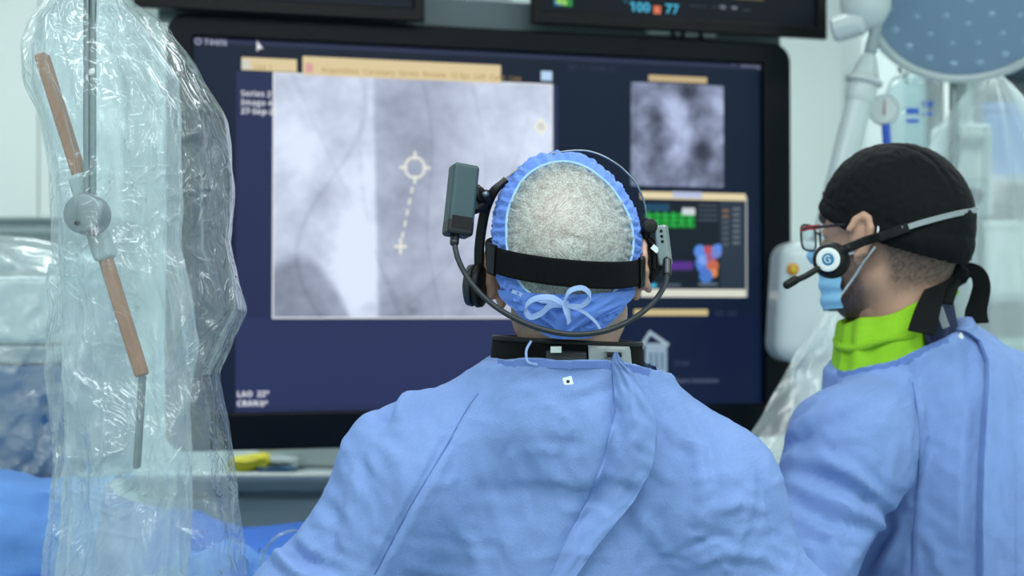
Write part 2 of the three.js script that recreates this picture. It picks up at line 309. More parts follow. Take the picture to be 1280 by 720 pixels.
// picture point -> place on a flat screen that faces along dN through point q, in metres along it
function onPlane(px, py, off = 0) { const r = ray(px, py), q = dBase.clone().addScaledVector(dN, off); const t = (q.clone().sub(camera.position).dot(dN)) / r.dot(dN); const p = camera.position.clone().addScaledVector(r, t); return [p.clone().sub(dBase).dot(dAx), p.y]; }
{
  const disp = thing('wall_display', 'very large dark framed display showing grey x-ray images', 'display', V(dBase.x, DBOT, dBase.z));
  // bezel: rounded frame with a rounded opening
  const sh = new THREE.Shape(), rr = (s, x0, y0, x1, y1, r) => { s.moveTo(x0 + r, y0); s.lineTo(x1 - r, y0); s.absarc(x1 - r, y0 + r, r, -Math.PI / 2, 0); s.lineTo(x1, y1 - r); s.absarc(x1 - r, y1 - r, r, 0, Math.PI / 2); s.lineTo(x0 + r, y1); s.absarc(x0 + r, y1 - r, r, Math.PI / 2, Math.PI); s.lineTo(x0, y0 + r); s.absarc(x0 + r, y0 + r, r, Math.PI, Math.PI * 1.5); };
  rr(sh, -DW / 2, DBOT, DW / 2, DTOP, 0.035); const hole = new THREE.Path(); rr(hole, SX0, SY0, SX1, SY1, 0.003); sh.holes.push(hole);
  const fr = new THREE.ExtrudeGeometry(sh, { depth: 0.03, bevelEnabled: true, bevelSize: 0.004, bevelThickness: 0.004, bevelSegments: 2, curveSegments: 8 }); fr.translate(0, 0, -0.022);
  part('bezel', dispRot(fr), M.bezel, disp);
  part('back_cover', dispRot(box(DW - 0.02, DH - 0.02, 0.06, 0, (DTOP + DBOT) / 2, -0.065, 0.02)), M.dark, disp);
  const bracket = part('mounting_bracket', dispRot(merge([box(0.5, 0.3, 0.05, 0, 1.68, -0.12), box(0.16, CEIL - 1.6, 0.1, 0, (CEIL + 1.6) / 2, -0.2, 0.02), box(0.3, 0.04, 0.24, 0, CEIL - 0.02, -0.2)])), M.wallGrey, disp);
  // the screen's picture
  const CW = 2048, CH = 1216, cv = document.createElement('canvas'); cv.width = CW; cv.height = CH; const c = cv.getContext('2d');
  const K = (px, py) => { const [u, y] = onPlane(px, py, -0.008); return [(u - SX0) / (SX1 - SX0) * CW, (SY1 - y) / (SY1 - SY0) * CH]; };
  const quad = (x0, y0, x1, y1, col) => { c.fillStyle = col; const q = [K(x0, y0), K(x1, y0), K(x1, y1), K(x0, y1)]; const l = (q[0][0] + q[3][0]) / 2, r = (q[1][0] + q[2][0]) / 2, t = (q[0][1] + q[1][1]) / 2, b = (q[2][1] + q[3][1]) / 2; c.fillRect(l, t, r - l, b - t); return [l, t, r, b]; };
  c.fillStyle = '#2a3256'; c.fillRect(0, 0, CW, CH);
  const q2 = (x0, y0, x1, y1, col) => { c.fillStyle = col; c.fillRect(x0, y0, x1 - x0, y1 - y0); };
  const [mx0, my0] = K(343, 92), [mx1, my1] = K(690, 396.5), hdr = K(500, 66)[1], [rx] = K(697, 100), [sx0] = K(296, 300);
  q2(0, 0, CW, hdr, '#333a55'); q2(0, hdr, CW, K(500, 72)[1], '#1a2338');
  q2(0, hdr + 8, sx0, CH, '#141f36'); q2(rx, hdr + 8, CW, CH, '#101d33'); q2(sx0, hdr + 8, rx, my0, '#131d30'); q2(rx, K(800, 392)[1], CW, CH, '#101d3a');
  q2(sx0, my0, mx0, my1, '#282f54'); q2(sx0, my1, rx, CH - 30, '#2c345c');
  // x-ray picture, computed point by point
  const xray = (x0, y0, x1, y1, f) => { const w = Math.round(x1 - x0), h = Math.round(y1 - y0), im = c.getImageData(Math.round(x0), Math.round(y0), w, h); for (let j = 0; j < h; j++) for (let i = 0; i < w; i++) { const [r, g, b] = f(i / w, j / h), o = (j * w + i) * 4; im.data[o] = r; im.data[o + 1] = g; im.data[o + 2] = b; im.data[o + 3] = 255; } c.putImageData(im, Math.round(x0), Math.round(y0)); };
  const blob = (u, v, a, b, ru, rv) => Math.exp(-(((u - a) / ru) ** 2 + ((v - b) / rv) ** 2));
  xray(mx0, my0, mx1, my1, (u, v) => {
    let t = 0.86 + 0.05 * noise3(u * 3, v * 3, 1) + 0.035 * noise3(u * 8, v * 8, 2) + 0.025 * noise3(u * 20, v * 18, 3);
    const edge = 0.345 + 0.02 * v, left = sstep(edge + 0.012, edge - 0.012, u);
    t += left * 0.1 * blob(u, v, edge, 0.55, 0.13, 0.5) - (1 - left) * 0.13 * blob(u, v, 0.47, 0.45, 0.16, 0.6) - (1 - left) * 0.05;
    t += 0.16 * blob(u, v, 0.28, 0.7, 0.08, 0.2) + 0.1 * blob(u, v, 0.08, 0.3, 0.12, 0.25) + 0.12 * (u > 0.62 ? blob(u, v, 0.95, 0.4, 0.3, 0.6) : blob(u, v, 0.62, 0.4, 0.12, 0.5) * 0.3);
    const dia = v - (0.78 + 0.9 * Math.max(0, u - 0.05) * Math.max(0, u - 0.05) * 6 - 0.06 * Math.sin(u * 9)); t -= 0.3 * sstep(-0.03, 0.05, dia) * sstep(0.33, 0.26, u) * (1 - 0.15 * v);
    t += 0.1 * blob(u, v, 0.3, 0.88, 0.05, 0.16); t -= 0.1 * sstep(0.8, 0.95, v) * (1 - left);
    const vessel = (a, b, w, k) => { t -= 0.65 * k * Math.exp(-(((u - a - b) / w) ** 2)); };
    vessel(0.52 + 0.06 * v, 0.02 * Math.sin(v * 7), 0.006, 0.07); vessel(0.7 + 0.05 * Math.sin(v * 4), 0, 0.006, 0.06); vessel(0.2 + 0.12 * Math.sin(v * 5 + 1), 0, 0.01, 0.09); vessel(0.06 + 0.4 * v, 0, 0.008, 0.05); vessel(0.92 - 0.5 * v * v, 0, 0.007, 0.05); vessel(0.3 + 0.3 * (v - 0.3) ** 2, 0, 0.008, 0.06);
    t -= 0.08 * blob(u, v, 0.33, 0.95, 0.03, 0.03) + 0.12 * blob(u, v, 0.49, 0.97, 0.02, 0.015) + 0.1 * blob(u, v, 0.16, 0.5, 0.04, 0.06);
    t += 0.012 * noise3(u * 140, v * 130, 9); t = clamp(t, 0.3, 0.99);
    return [t * 222 + 4, t * 228 + 8, t * 232 + 26];
  });
  c.strokeStyle = '#e8edf0'; c.lineWidth = 5; c.strokeRect(mx0, my0, mx1 - mx0, my1 - my0);
  const [ax0, ay0] = K(788, 103), [ax1, ay1] = K(904, 235);
  xray(ax0, ay0, ax1, ay1, (u, v) => {
    let t = 0.56 + 0.13 * noise3(u * 3.2, v * 3.6, 21) + 0.07 * noise3(u * 7, v * 7, 22) + 0.035 * noise3(u * 18, v * 18, 23);
    t += 0.38 * blob(u, v, 0.52, 0.55, 0.14, 0.28) + 0.2 * blob(u, v, 0.1, 0.8, 0.16, 0.3) + 0.2 * blob(u, v, 0.95, 0.3, 0.2, 0.3) + 0.25 * blob(u, v, 0.4, 0.2, 0.2, 0.1) - 0.3 * blob(u, v, 0.78, 0.65, 0.1, 0.2) - 0.22 * blob(u, v, 0.26, 0.45, 0.07, 0.3) - 0.2 * blob(u, v, 0.62, 0.1, 0.12, 0.1);
    t = clamp(t, 0.14, 0.92); return [t * 196, t * 210, t * 236 + 10];
  });
  // coloured title bars
  const bars = [[303, 74, 372, 90, '#dcc99e'], [379, 77, 626, 100, '#dcc99e'], [810, 96, 883, 104, '#bfac82'], [800, 241, 931, 250, '#e4d5ab'], [840, 240, 877, 248, '#b7c3df'], [800, 361, 931, 371, '#d7d9cc'], [792, 386, 884, 394, '#c9b888']];
  for (const [x0, y0, x1, y1, col] of bars) quad(x0, y0, x1, y1, col);
  quad(303, 76, 314, 88, '#cfcfc4'); quad(383, 80, 392, 92, '#d8a0a0');
  const txt = (px, py, s, str, col, b = '') => { const [x, y] = K(px, py); c.fillStyle = col; c.font = `${b} ${s}px sans-serif`; c.fillText(str, x, y); };
  txt(402, 92, 26, 'Acquisition  Coronary  Series  Review  15 fps  Left  Card  Live', '#a98d55'); txt(318, 88, 24, 'Live 1', '#a98d55');
  txt(256, 57, 30, 'Tools', '#a9aec4', 'bold'); const [tx, ty] = K(249, 53); c.strokeStyle = '#a9aec4'; c.lineWidth = 4; c.beginPath(); c.arc(tx, ty, 9, 0, 7); c.stroke();
  { const [x, y] = K(322, 52); c.fillStyle = '#e6e8ee'; c.beginPath(); c.moveTo(x, y); c.lineTo(x + 22, y + 26); c.lineTo(x + 10, y + 26); c.lineTo(x, y + 36); c.fill(); }
  txt(302, 121, 27, 'Series 21', '#d6dae2', 'bold'); txt(302, 132, 27, 'Image 41', '#d6dae2', 'bold'); txt(302, 143, 27, '27-Sep-20', '#e2e5ea', 'bold');
  txt(297, 495, 27, 'LAO', '#e6e9f0', 'bold'); txt(322, 495, 27, '22°', '#e6e9f0', 'bold'); txt(297, 507, 27, 'CRAN', '#e6e9f0', 'bold'); txt(326, 507, 27, '0°', '#e6e9f0', 'bold');
  txt(925, 85, 24, 'Messages', '#8d93a6'); txt(914, 84, 26, '•', '#d8dbe2'); txt(710, 88, 22, 'Ref   1    Series 12', '#3d465c'); txt(842, 478, 24, 'Beam limitation', '#6f7894'); txt(842, 456, 22, '25 cm', '#4a5576'); txt(893, 394, 22, '1/3   2/3', '#46506e');
  quad(676, 90, 690, 102, '#b9d6f2');
  { // overlay marks on the x-ray
    c.strokeStyle = '#e4e7dc'; c.lineWidth = 9; const [x, y] = K(519, 210); c.beginPath(); c.arc(x, y, 34, 0, 7); c.stroke(); c.lineWidth = 10;
    for (let k = 0; k < 4; k++) { const a = k * Math.PI / 2; c.beginPath(); c.moveTo(x + Math.cos(a) * 26, y + Math.sin(a) * 26); c.lineTo(x + Math.cos(a) * 54, y + Math.sin(a) * 54); c.stroke(); }
    c.setLineDash([22, 16]); const [x2, y2] = K(502, 302); c.lineWidth = 8; c.beginPath(); c.moveTo(...K(516, 234)); c.lineTo(x2, y2); c.stroke(); c.setLineDash([]);
    const [x3, y3] = K(501, 308); c.lineWidth = 10; c.beginPath(); c.moveTo(x3 - 22, y3); c.lineTo(x3 + 22, y3); c.moveTo(x3, y3 - 26); c.lineTo(x3, y3 + 26); c.stroke();
    const [x4, y4] = K(676, 159); c.fillStyle = '#eef0e4'; c.beginPath(); c.moveTo(x4 - 28, y4); c.lineTo(x4, y4 - 32); c.lineTo(x4 + 28, y4); c.lineTo(x4, y4 + 32); c.fill(); c.strokeStyle = '#a9b0b8'; c.lineWidth = 5; c.beginPath(); c.arc(x4, y4, 9, 0, 7); c.stroke();
  }
  { // small measuring window
    quad(800, 251, 899, 360, '#16202b'); quad(899, 251, 930, 360, '#2b3846'); quad(806, 266, 868, 285, '#0d6a22');
    c.strokeStyle = '#35c85a'; c.lineWidth = 3; for (let r = 0; r < 3; r++) { c.beginPath(); for (let i = 0; i <= 60; i++) { const [x, y] = K(806 + i * 1.03, 269.5 + r * 6); c.lineTo(x, y - (i % 10 === 4 ? 12 : i % 10 === 5 ? -6 : 0) + noise3(i, r, 5) * 3); } c.stroke(); }
    quad(806, 255, 836, 264, '#1f4a66'); quad(852, 260, 868, 269, '#cfd3da');
    for (let i = 0; i < 4; i++) quad(872, 256 + i * 6, 896, 258 + i * 6, '#4a5666'); for (let i = 0; i < 7; i++) { quad(902, 262 + i * 7, 910, 265 + i * 7, i < 2 ? '#8a6a58' : '#56626f'); quad(915, 260 + i * 7, 924, 263 + i * 7, '#6b7681'); }
    c.strokeStyle = '#6a3aa8'; c.lineWidth = 5; c.beginPath(); for (let i = 0; i <= 40; i++) { const [x, y] = K(838 + i * 0.68, 332); c.lineTo(x, y + Math.sin(i * 0.9) * 14); } c.stroke();
    const [hx, hy] = K(884, 325); for (const [dx, dy, r, col] of [[-10, 10, 38, '#4f7fd6'], [-30, -30, 24, '#5b8ce0'], [30, -30, 24, '#6f86cf'], [18, 20, 24, '#c56a50'], [22, 45, 16, '#d88a50'], [0, -36, 16, '#b5505a'], [-8, 55, 26, '#4a78c8'], [-20, 0, 18, '#7aa2ea'], [6, -8, 14, '#a25a80'], [40, -44, 14, '#5b8ce0']]) { c.fillStyle = col; c.beginPath(); c.arc(hx + dx, hy + dy, r, 0, 7); c.fill(); }
    quad(812, 354, 820, 359, '#3fb4d8'); quad(825, 354, 850, 358, '#4a5666'); quad(872, 353, 896, 357, '#5a6676'); quad(931, 246, 933, 371, '#aeb5b5');
  }
  { // pictogram of the stand under the measuring window
    c.fillStyle = '#8fa7ba'; const a = [[806, 428], [833, 428], [833, 474], [806, 474]].map(([x, y]) => K(x, y)); c.beginPath(); a.forEach((q) => c.lineTo(...q)); c.fill();
    c.strokeStyle = '#9fb4c2'; c.lineWidth = 13; c.beginPath(); c.moveTo(...K(800, 434)); c.lineTo(...K(812, 415)); c.lineTo(...K(835, 431)); c.stroke(); c.fillStyle = '#5d7890'; for (let i = 0; i < 3; i++) { const [x, y] = K(811 + i * 7, 440); c.fillRect(x, y, 12, 60); }
  }
  const map = new THREE.CanvasTexture(cv); map.colorSpace = THREE.SRGBColorSpace;
  const sm = S({ color: 0x030406, roughness: 0.4, specularIntensity: 0.3, emissive: 0xffffff, emissiveMap: map, emissiveIntensity: 1.0 });
  const sg = new THREE.PlaneGeometry(SX1 - SX0 + 0.004, SY1 - SY0 + 0.004); sg.translate((SX0 + SX1) / 2, (SY0 + SY1) / 2, -0.008);
  part('screen', dispRot(sg), sm, disp, 'lit screen with a large pale x-ray and smaller windows');
}
// two smaller monitors on a rail above
function monitor(pxL, pxR, pyB, label, draw) {
  const off = 0.03, [u0] = onPlane(pxL, pyB, off), [u1] = onPlane(pxR, pyB, off), yb = (onPlane(pxL, pyB - 6, off)[1] + onPlane(pxR, pyB + 6, off)[1]) / 2, w = u1 - u0, h = w * 0.6, u = (u0 + u1) / 2;
  const at = dBase.clone().addScaledVector(dAx, u).addScaledVector(dN, off); const t = thing('monitor', label, 'monitor', V(at.x, yb, at.z), 'monitors above the large display');
  const b = 0.017, sh = new THREE.Shape([new THREE.Vector2(-w / 2, 0), new THREE.Vector2(w / 2, 0), new THREE.Vector2(w / 2, h), new THREE.Vector2(-w / 2, h)]); sh.holes.push(new THREE.Path([new THREE.Vector2(-w / 2 + b, b + 0.004), new THREE.Vector2(w / 2 - b, b + 0.004), new THREE.Vector2(w / 2 - b, h - b), new THREE.Vector2(-w / 2 + b, h - b)]));
  const pl = (g) => { g.rotateY(dYaw); g.translate(at.x, yb, at.z); return g; };
  part('frame', pl(new THREE.ExtrudeGeometry(sh, { depth: 0.012, bevelEnabled: true, bevelSize: 0.002, bevelThickness: 0.002, bevelSegments: 1 })), M.bezelBrown, t);
  part('back_cover', pl(box(w - 0.01, h - 0.01, 0.035, 0, h / 2, -0.018, 0.01)), M.dark, t);
  part('mounting_arm', pl(merge([box(0.1, 0.1, 0.06, 0, h / 2, -0.06), box(0.05, CEIL - yb - h / 2, 0.05, 0, (CEIL - yb + h / 2) / 2, -0.1)])), M.wallGrey, t);
  const cv = document.createElement('canvas'); cv.width = 1024; cv.height = 600; const c = cv.getContext('2d'); c.fillStyle = '#0d141e'; c.fillRect(0, 0, 1024, 600); draw(c);
  const map = new THREE.CanvasTexture(cv); map.colorSpace = THREE.SRGBColorSpace;
  const g = new THREE.PlaneGeometry(w - 2 * b + 0.002, h - 2 * b + 0.002); g.translate(0, h / 2 + 0.002, 0.003);
  part('screen', pl(g), S({ color: 0x030406, roughness: 0.35, specularIntensity: 0.25, emissive: 0xffffff, emissiveMap: map, emissiveIntensity: 0.9 }), t);
}
monitor(168, 528, 18, 'dark monitor with an almost empty screen above the display', (c) => { c.fillStyle = '#141b28'; c.fillRect(0, 560, 1024, 40); });
monitor(664, 1029, 39, 'monitor with green and cyan readings above the display', (c) => {
  const tx = (x, y, s, str, col) => { c.fillStyle = col; c.font = `bold ${s}px sans-serif`; c.fillText(str, x, y); };
  c.fillStyle = '#2f8f4a'; c.fillRect(50, 528, 66, 40); c.fillStyle = '#2a6aa8'; c.fillRect(50, 552, 30, 16); tx(58, 564, 36, '46', '#b8f060');
  tx(296, 545, 20, '— —', '#3fb2d8'); tx(320, 572, 46, '100', '#4fc4ea'); tx(450, 572, 46, '77', '#4fc4ea'); c.fillStyle = '#e0785a'; c.fillRect(408, 548, 26, 28);
  tx(540, 545, 18, '— — —    — 100', '#5c6470'); tx(655, 545, 18, '12   · 04', '#a0a8b2'); tx(740, 550, 18, '-----', '#7e8890'); c.fillStyle = '#6d6a38'; c.fillRect(700, 500, 120, 7);
  for (let r = 0; r < 4; r++) { c.strokeStyle = ['#35c85a', '#4fc4ea', '#d8c84a', '#d85a4a'][r]; c.lineWidth = 4; c.beginPath(); for (let i = 0; i < 180; i++) c.lineTo(40 + i * 4, 90 + r * 95 - (i % 24 === 8 ? 40 : i % 24 === 9 ? -14 : Math.sin(i * 0.26) * 6)); c.stroke(); }
});
{ // carrying rail behind the monitors' lower edge, with cables
  const y = 2.105, t = thing('monitor_rail', 'grey horizontal carrying rail between display and upper monitors', 'rail', V(dBase.x, y, dBase.z));
  part('beam', dispRot(box(DW + 0.02, 0.07, 0.05, -0.01, y + 0.0, -0.05, 0.006)), M.grey, t);
  part('post', dispRot(box(0.05, CEIL - y, 0.05, -0.06, (CEIL + y) / 2, -0.1, 0.006)), M.wallGrey, t);
  const u = onPlane(850, 42, -0.02)[0]; part('plate', dispRot(box(0.15, 0.03, 0.02, u, y - 0.005, -0.015, 0.004)), M.white, t, 'white plate with dark cables');
  for (const [du, l] of [[-0.03, 0.012], [0.0, -0.004], [0.03, 0.015]]) { const p = (x, yy, z) => V(x, yy, z); const g = tube([p(u + du - l, y + 0.12, 0.0), p(u + du - l / 2, y + 0.03, 0.005), p(u + du + l, y - 0.04, 0.0)], 0.004, 16, 6); part('cable', dispRot(g), M.black, t); }
}

// ---------------------------------------------------------------- background furniture on the left, under and right of the display
{ // wall cabinets, left: bottoms just under the seam seen behind the plastic
  for (let i = 0; i < 3; i++) {
    const x = -2.48 + i * 0.52, yb = 1.80, h = 0.9, z = Z0 + 0.013, t = thing('wall_cabinet', ['white wall cabinet beside the corner, hung above the draped detector', 'white wall cabinet between two others, above the draped detector', 'white wall cabinet with its edge behind the hanging plastic cover'][i], 'cabinet', V(x, yb, z + 0.15), 'white wall cabinets');
    part('body', box(0.515, h, 0.3, x, yb + h / 2, z + 0.15, 0.004), M.white, t);
    for (const s of [-1, 1]) { const d = part('door', box(0.252, h - 0.012, 0.018, x + s * 0.128, yb + h / 2, z + 0.309, 0.003), M.white, t); }
    part('light_pelmet', box(0.515, 0.035, 0.02, x, yb - 0.018, z + 0.28), M.offGrey, t);
  }
}
{ // trolley beneath the display
  const z = -2.98, y = P(360, 600, 2.9).y, x0 = -0.82, x1 = 0.1, w = x1 - x0, cx = (x0 + x1) / 2, D = 0.4, t = thing('equipment_trolley', 'grey equipment trolley with white front rail under the display', 'trolley', V(cx, 0, z - D / 2));
  part('top', box(w, 0.03, D, cx, y - 0.02, z - D / 2, 0.006), M.offGrey, t);
  part('rail', caps([V(x0 + 0.02, y, z + 0.02), V(cx, y, z + 0.03), V(x1 - 0.02, y, z + 0.02)], 0.0095), M.white, t, 'white tubular rail');
  part('body', box(w - 0.04, 0.85, D - 0.04, cx, y - 0.46, z - D / 2, 0.01), M.offGrey, t);
  for (let i = 0; i < 4; i++) { const d = part('drawer', box(w - 0.07, 0.18, 0.02, cx, y - 0.14 - i * 0.2, z - 0.012, 0.006), i ? M.white : M.wallGrey, t); part('handle', box(0.16, 0.018, 0.02, cx, y - 0.1 - i * 0.2, z + 0.008, 0.006), M.grey, d); }
  for (const sx of [x0 + 0.06, x1 - 0.06]) for (const sz of [z - 0.06, z - D + 0.06]) { const c = part('castor', lathe([[0, -0.015], [0.04, -0.015], [0.045, 0], [0.04, 0.015], [0, 0.015]], V(sx, 0.045, sz), V(1, 0, 0), 16), M.dark, t); part('stem', cyl(V(sx, 0.06, sz), V(sx, y - 0.87, sz), 0.012), M.steelSoft, c); }
  // things on the trolley
  const top = y - 0.005;
  const pouch = (x, zz, l, h, d, ang, mat, label, cat, name) => { const g = new THREE.SphereGeometry(1, 28, 18), p = g.attributes.position; for (let i = 0; i < p.count; i++) { let a = p.getX(i), b = p.getY(i), c = p.getZ(i); const s = (v) => Math.sign(v) * Math.pow(Math.abs(v), 0.6); a = s(a); b = s(b); c = s(c); const n = 1 + 0.12 * noise3(a * 2 + x * 9, b * 2, c * 2); p.setXYZ(i, a * l / 2 * n, b * h / 2 * n, c * d / 2 * n); } g.rotateZ(ang); g.computeVertexNormals(); g.computeBoundingBox(); g.translate(x, top - g.boundingBox.min.y, zz); return single(name, g, mat, label, cat); };
  pouch(P(312, 585, 3.08).x, -3.08, 0.09, 0.034, 0.09, 0.12, M.yellow, 'crumpled yellow packet lying on the grey trolley', 'packet', 'yellow_packet');
  pouch(P(352, 585, 3.12).x, -3.12, 0.075, 0.03, 0.1, -0.1, M.offGrey, 'small grey pouch beside the yellow packet on the trolley', 'pouch', 'grey_pouch');
  const bx = P(378, 580, 3.2).x, tray = thing('instrument_tray', 'pale rectangular tray standing at the back of the trolley', 'tray', V(bx, top, -3.22)); part('body', box(0.2, 0.06, 0.12, bx, top + 0.03, -3.22, 0.012), M.white, tray); part('rim', box(0.21, 0.008, 0.13, bx, top + 0.061, -3.22, 0.003), M.offGrey, tray);
  const bl = P(345, 590, 3.05).x; single('tubing_coil', tube(Array.from({ length: 26 }, (_, i) => V(bl + Math.cos(i * 0.9) * (0.03 + i * 0.0006), top + 0.004 + i * 0.0004, -3.05 + Math.sin(i * 0.9) * 0.022)), 0.0028, 200, 6), M.panelBlue, 'coil of thin blue tubing at the front of the trolley', 'tubing');
}
{ // patient table under blue drapes
  const t = thing('patient_table', 'narrow examination table hidden under the blue drapes', 'table', V(-0.63, 0, -2.22));
  part('tabletop', box(1.85, 0.06, 0.46, -0.63, 1.0, -2.24, 0.03), M.dark, t);
  part('mattress', box(1.8, 0.07, 0.44, -0.63, 1.065, -2.24, 0.03), M.grey, t);
  part('pedestal', box(0.5, 0.97, 0.34, -0.6, 0.485, -2.24, 0.04), M.white, t);
  const H = (x, z) => { const b = Math.exp(-(((x + 0.82) / 0.2) ** 2)); const e = sstep(0.26, 0.16, Math.abs(z + 2.22)); return 1.13 + 0.035 * e + 0.1 * b * (0.4 + 0.6 * e) + 0.012 * noise3(x * 5, z * 5, 3) + 0.006 * noise3(x * 14, z * 12, 5) + 0.004 * ridged(x * 9 + z * 12, z * 7, 8); };
  const g = sheet((u, v) => {
    const x = lerp(-1.6, 0.32, u), s = lerp(-1, 1, v), top = 0.29; const L = 0.75, q = Math.abs(s) * L; let z = s, y;
    if (q < top) { z = -2.22 + Math.sign(s) * q; y = H(x, z); } else { z = -2.22 + Math.sign(s) * (top + 0.02 * (1 - Math.exp(-(q - top) * 30)) + 0.02 * noise3(x * 9, q * 2, s > 0 ? 1 : 4) * sstep(top, top + 0.15, q)); y = H(x, -2.22 + Math.sign(s) * top) - (q - top) * 1.05; }
    return V(x, y, z);
  }, 150, 90, 1.9, 1.5);
  single('table_drape', g, M.drape, 'wrinkled blue drape spread over the patient table', 'drape');
  // smaller paler drape thrown over the near left part, with a perforated border strip
  const px0 = P(-60, 640, 1.93).x, px1 = P(118, 640, 1.93).x;
  const gd = sheet((u, v) => {
    const x = lerp(px0 - 0.05, px1, u), yT = P(0, 597 + 14 * Math.sin(u * 2.2), 2.0).y; const n = 0.012 * noise3(x * 8, v * 3, 2) + 0.006 * ridged(x * 9 + v * 4, v * 5, 6);
    const q = v * 0.5; return q < 0.16 ? V(x, yT + 0.006 * Math.sin(q * 19) + n * 0.5, -2.14 + q) : V(x, yT - (q - 0.16) * 1.0 + n * 0.3, -1.975 + 0.03 * sstep(0.16, 0.22, q) + n);
  }, 60, 60, 0.3, 0.5);
  single('cover_sheet', gd, M.drapeLight, 'pale blue sheet hanging in front of the draped detector', 'sheet');
  { const cx = P(318, 700, 1.93), e = thing('drape_bundle', 'bunched blue drape lying beside the surgeon\'s left sleeve', 'drape', V(cx.x, cx.y, cx.z));
    const gb = sheet((u, v) => { const a = u * 2 * Math.PI, r = 0.5 + 0.5 * Math.sin(v * Math.PI); return V(cx.x - 0.04 + lerp(-0.09, 0.1, v) + 0.01 * noise3(v * 5, a, 1), cx.y - 0.035 + Math.sin(a) * 0.035 * r + 0.012 * noise3(Math.cos(a) * 1.5, Math.sin(a) * 1.5, v * 4) + 0.02 * Math.sin(v * 3.2), cx.z + Math.cos(a) * 0.05 * r + 0.01 * noise3(Math.cos(a), v * 5, 4)); }, 40, 50, 0.3, 0.3, true);
    part('cloth', gb, M.drapeLight, e); }
  const q = (x, y, d) => P(x, y, d); single('clear_tube', tube([q(322, 730, 1.9), q(330, 692, 1.88), q(345, 672, 1.86), q(362, 664, 1.87), q(380, 668, 1.92)], 0.0024, 50, 8), M.bottleClear, 'thin clear tube curling up beside the left sleeve', 'tubing');
}
// detector housing at the left under its clear cover
{
  const t = thing('xray_detector', 'blue-grey and white x-ray detector housing under clear plastic', 'x-ray detector', V(-0.95, 1.3, -2.35)), xr = P(84, 400, 2.2).x, xl = -1.22, cx = (xl + xr) / 2, w = xr - xl;
  const yA = P(40, 345, 2.2).y, yB = P(40, 432, 2.2).y, yC = P(40, 455, 2.2).y, yD = P(40, 600, 2.2).y;
  part('upper_housing', box(w, yA - yB, 0.36, cx, (yA + yB) / 2, -2.38, 0.015), M.whitePlastic, t);
  part('band', box(w + 0.004, yB - yC, 0.364, cx, (yB + yC) / 2, -2.38, 0.006), M.offGrey, t);
  part('lower_panel', box(w, yC - yD, 0.36, cx, (yC + yD) / 2, -2.38, 0.012), M.panelBlue, t, 'blue-grey lower panel');
  part('support_arm', merge([box(0.2, CEIL - yA - 0.1, 0.2, -1.16, (CEIL + yA - 0.1) / 2, -2.45, 0.03), box(0.4, 0.05, 0.4, -1.16, CEIL - 0.025, -2.45, 0.01)]), M.whitePlastic, t);
  const g = sheet((u, v) => {
    const a = u * 2 * Math.PI, c = Math.cos(a), s = Math.sin(a), e = (x, k) => Math.sign(x) * Math.pow(Math.abs(x), k), y = lerp(yA + 0.075, yD - 0.02, v);
    const top = sstep(0, 0.16, v), k = 0.012 * ridged(c * 3 + v * 2, y * 9, s * 3) + 0.006 * ridged(c * 7, y * 20 + c * 5, s * 7), wob = 1 + (1 - top) * 0.1;
    const bump = (1 - sstep(0, 0.35, v)) * (0.03 * noise3(c * 2, s * 2, 3) + 0.012 * ridged(c * 6, s * 6, v * 6));
    return V(cx + e(c, 0.45) * (w / 2 + 0.012) * top * wob + (e(c, .5)) * (k + 0.01) * top, y + bump, -2.38 + e(s, 0.45) * 0.21 * top + e(s, 0.6) * k * top);
  }, 150, 110, 1.4, 0.6, true);
  single('detector_cover', g, M.plastic, 'crinkled clear plastic cover pulled over the x-ray detector', 'plastic cover');
}

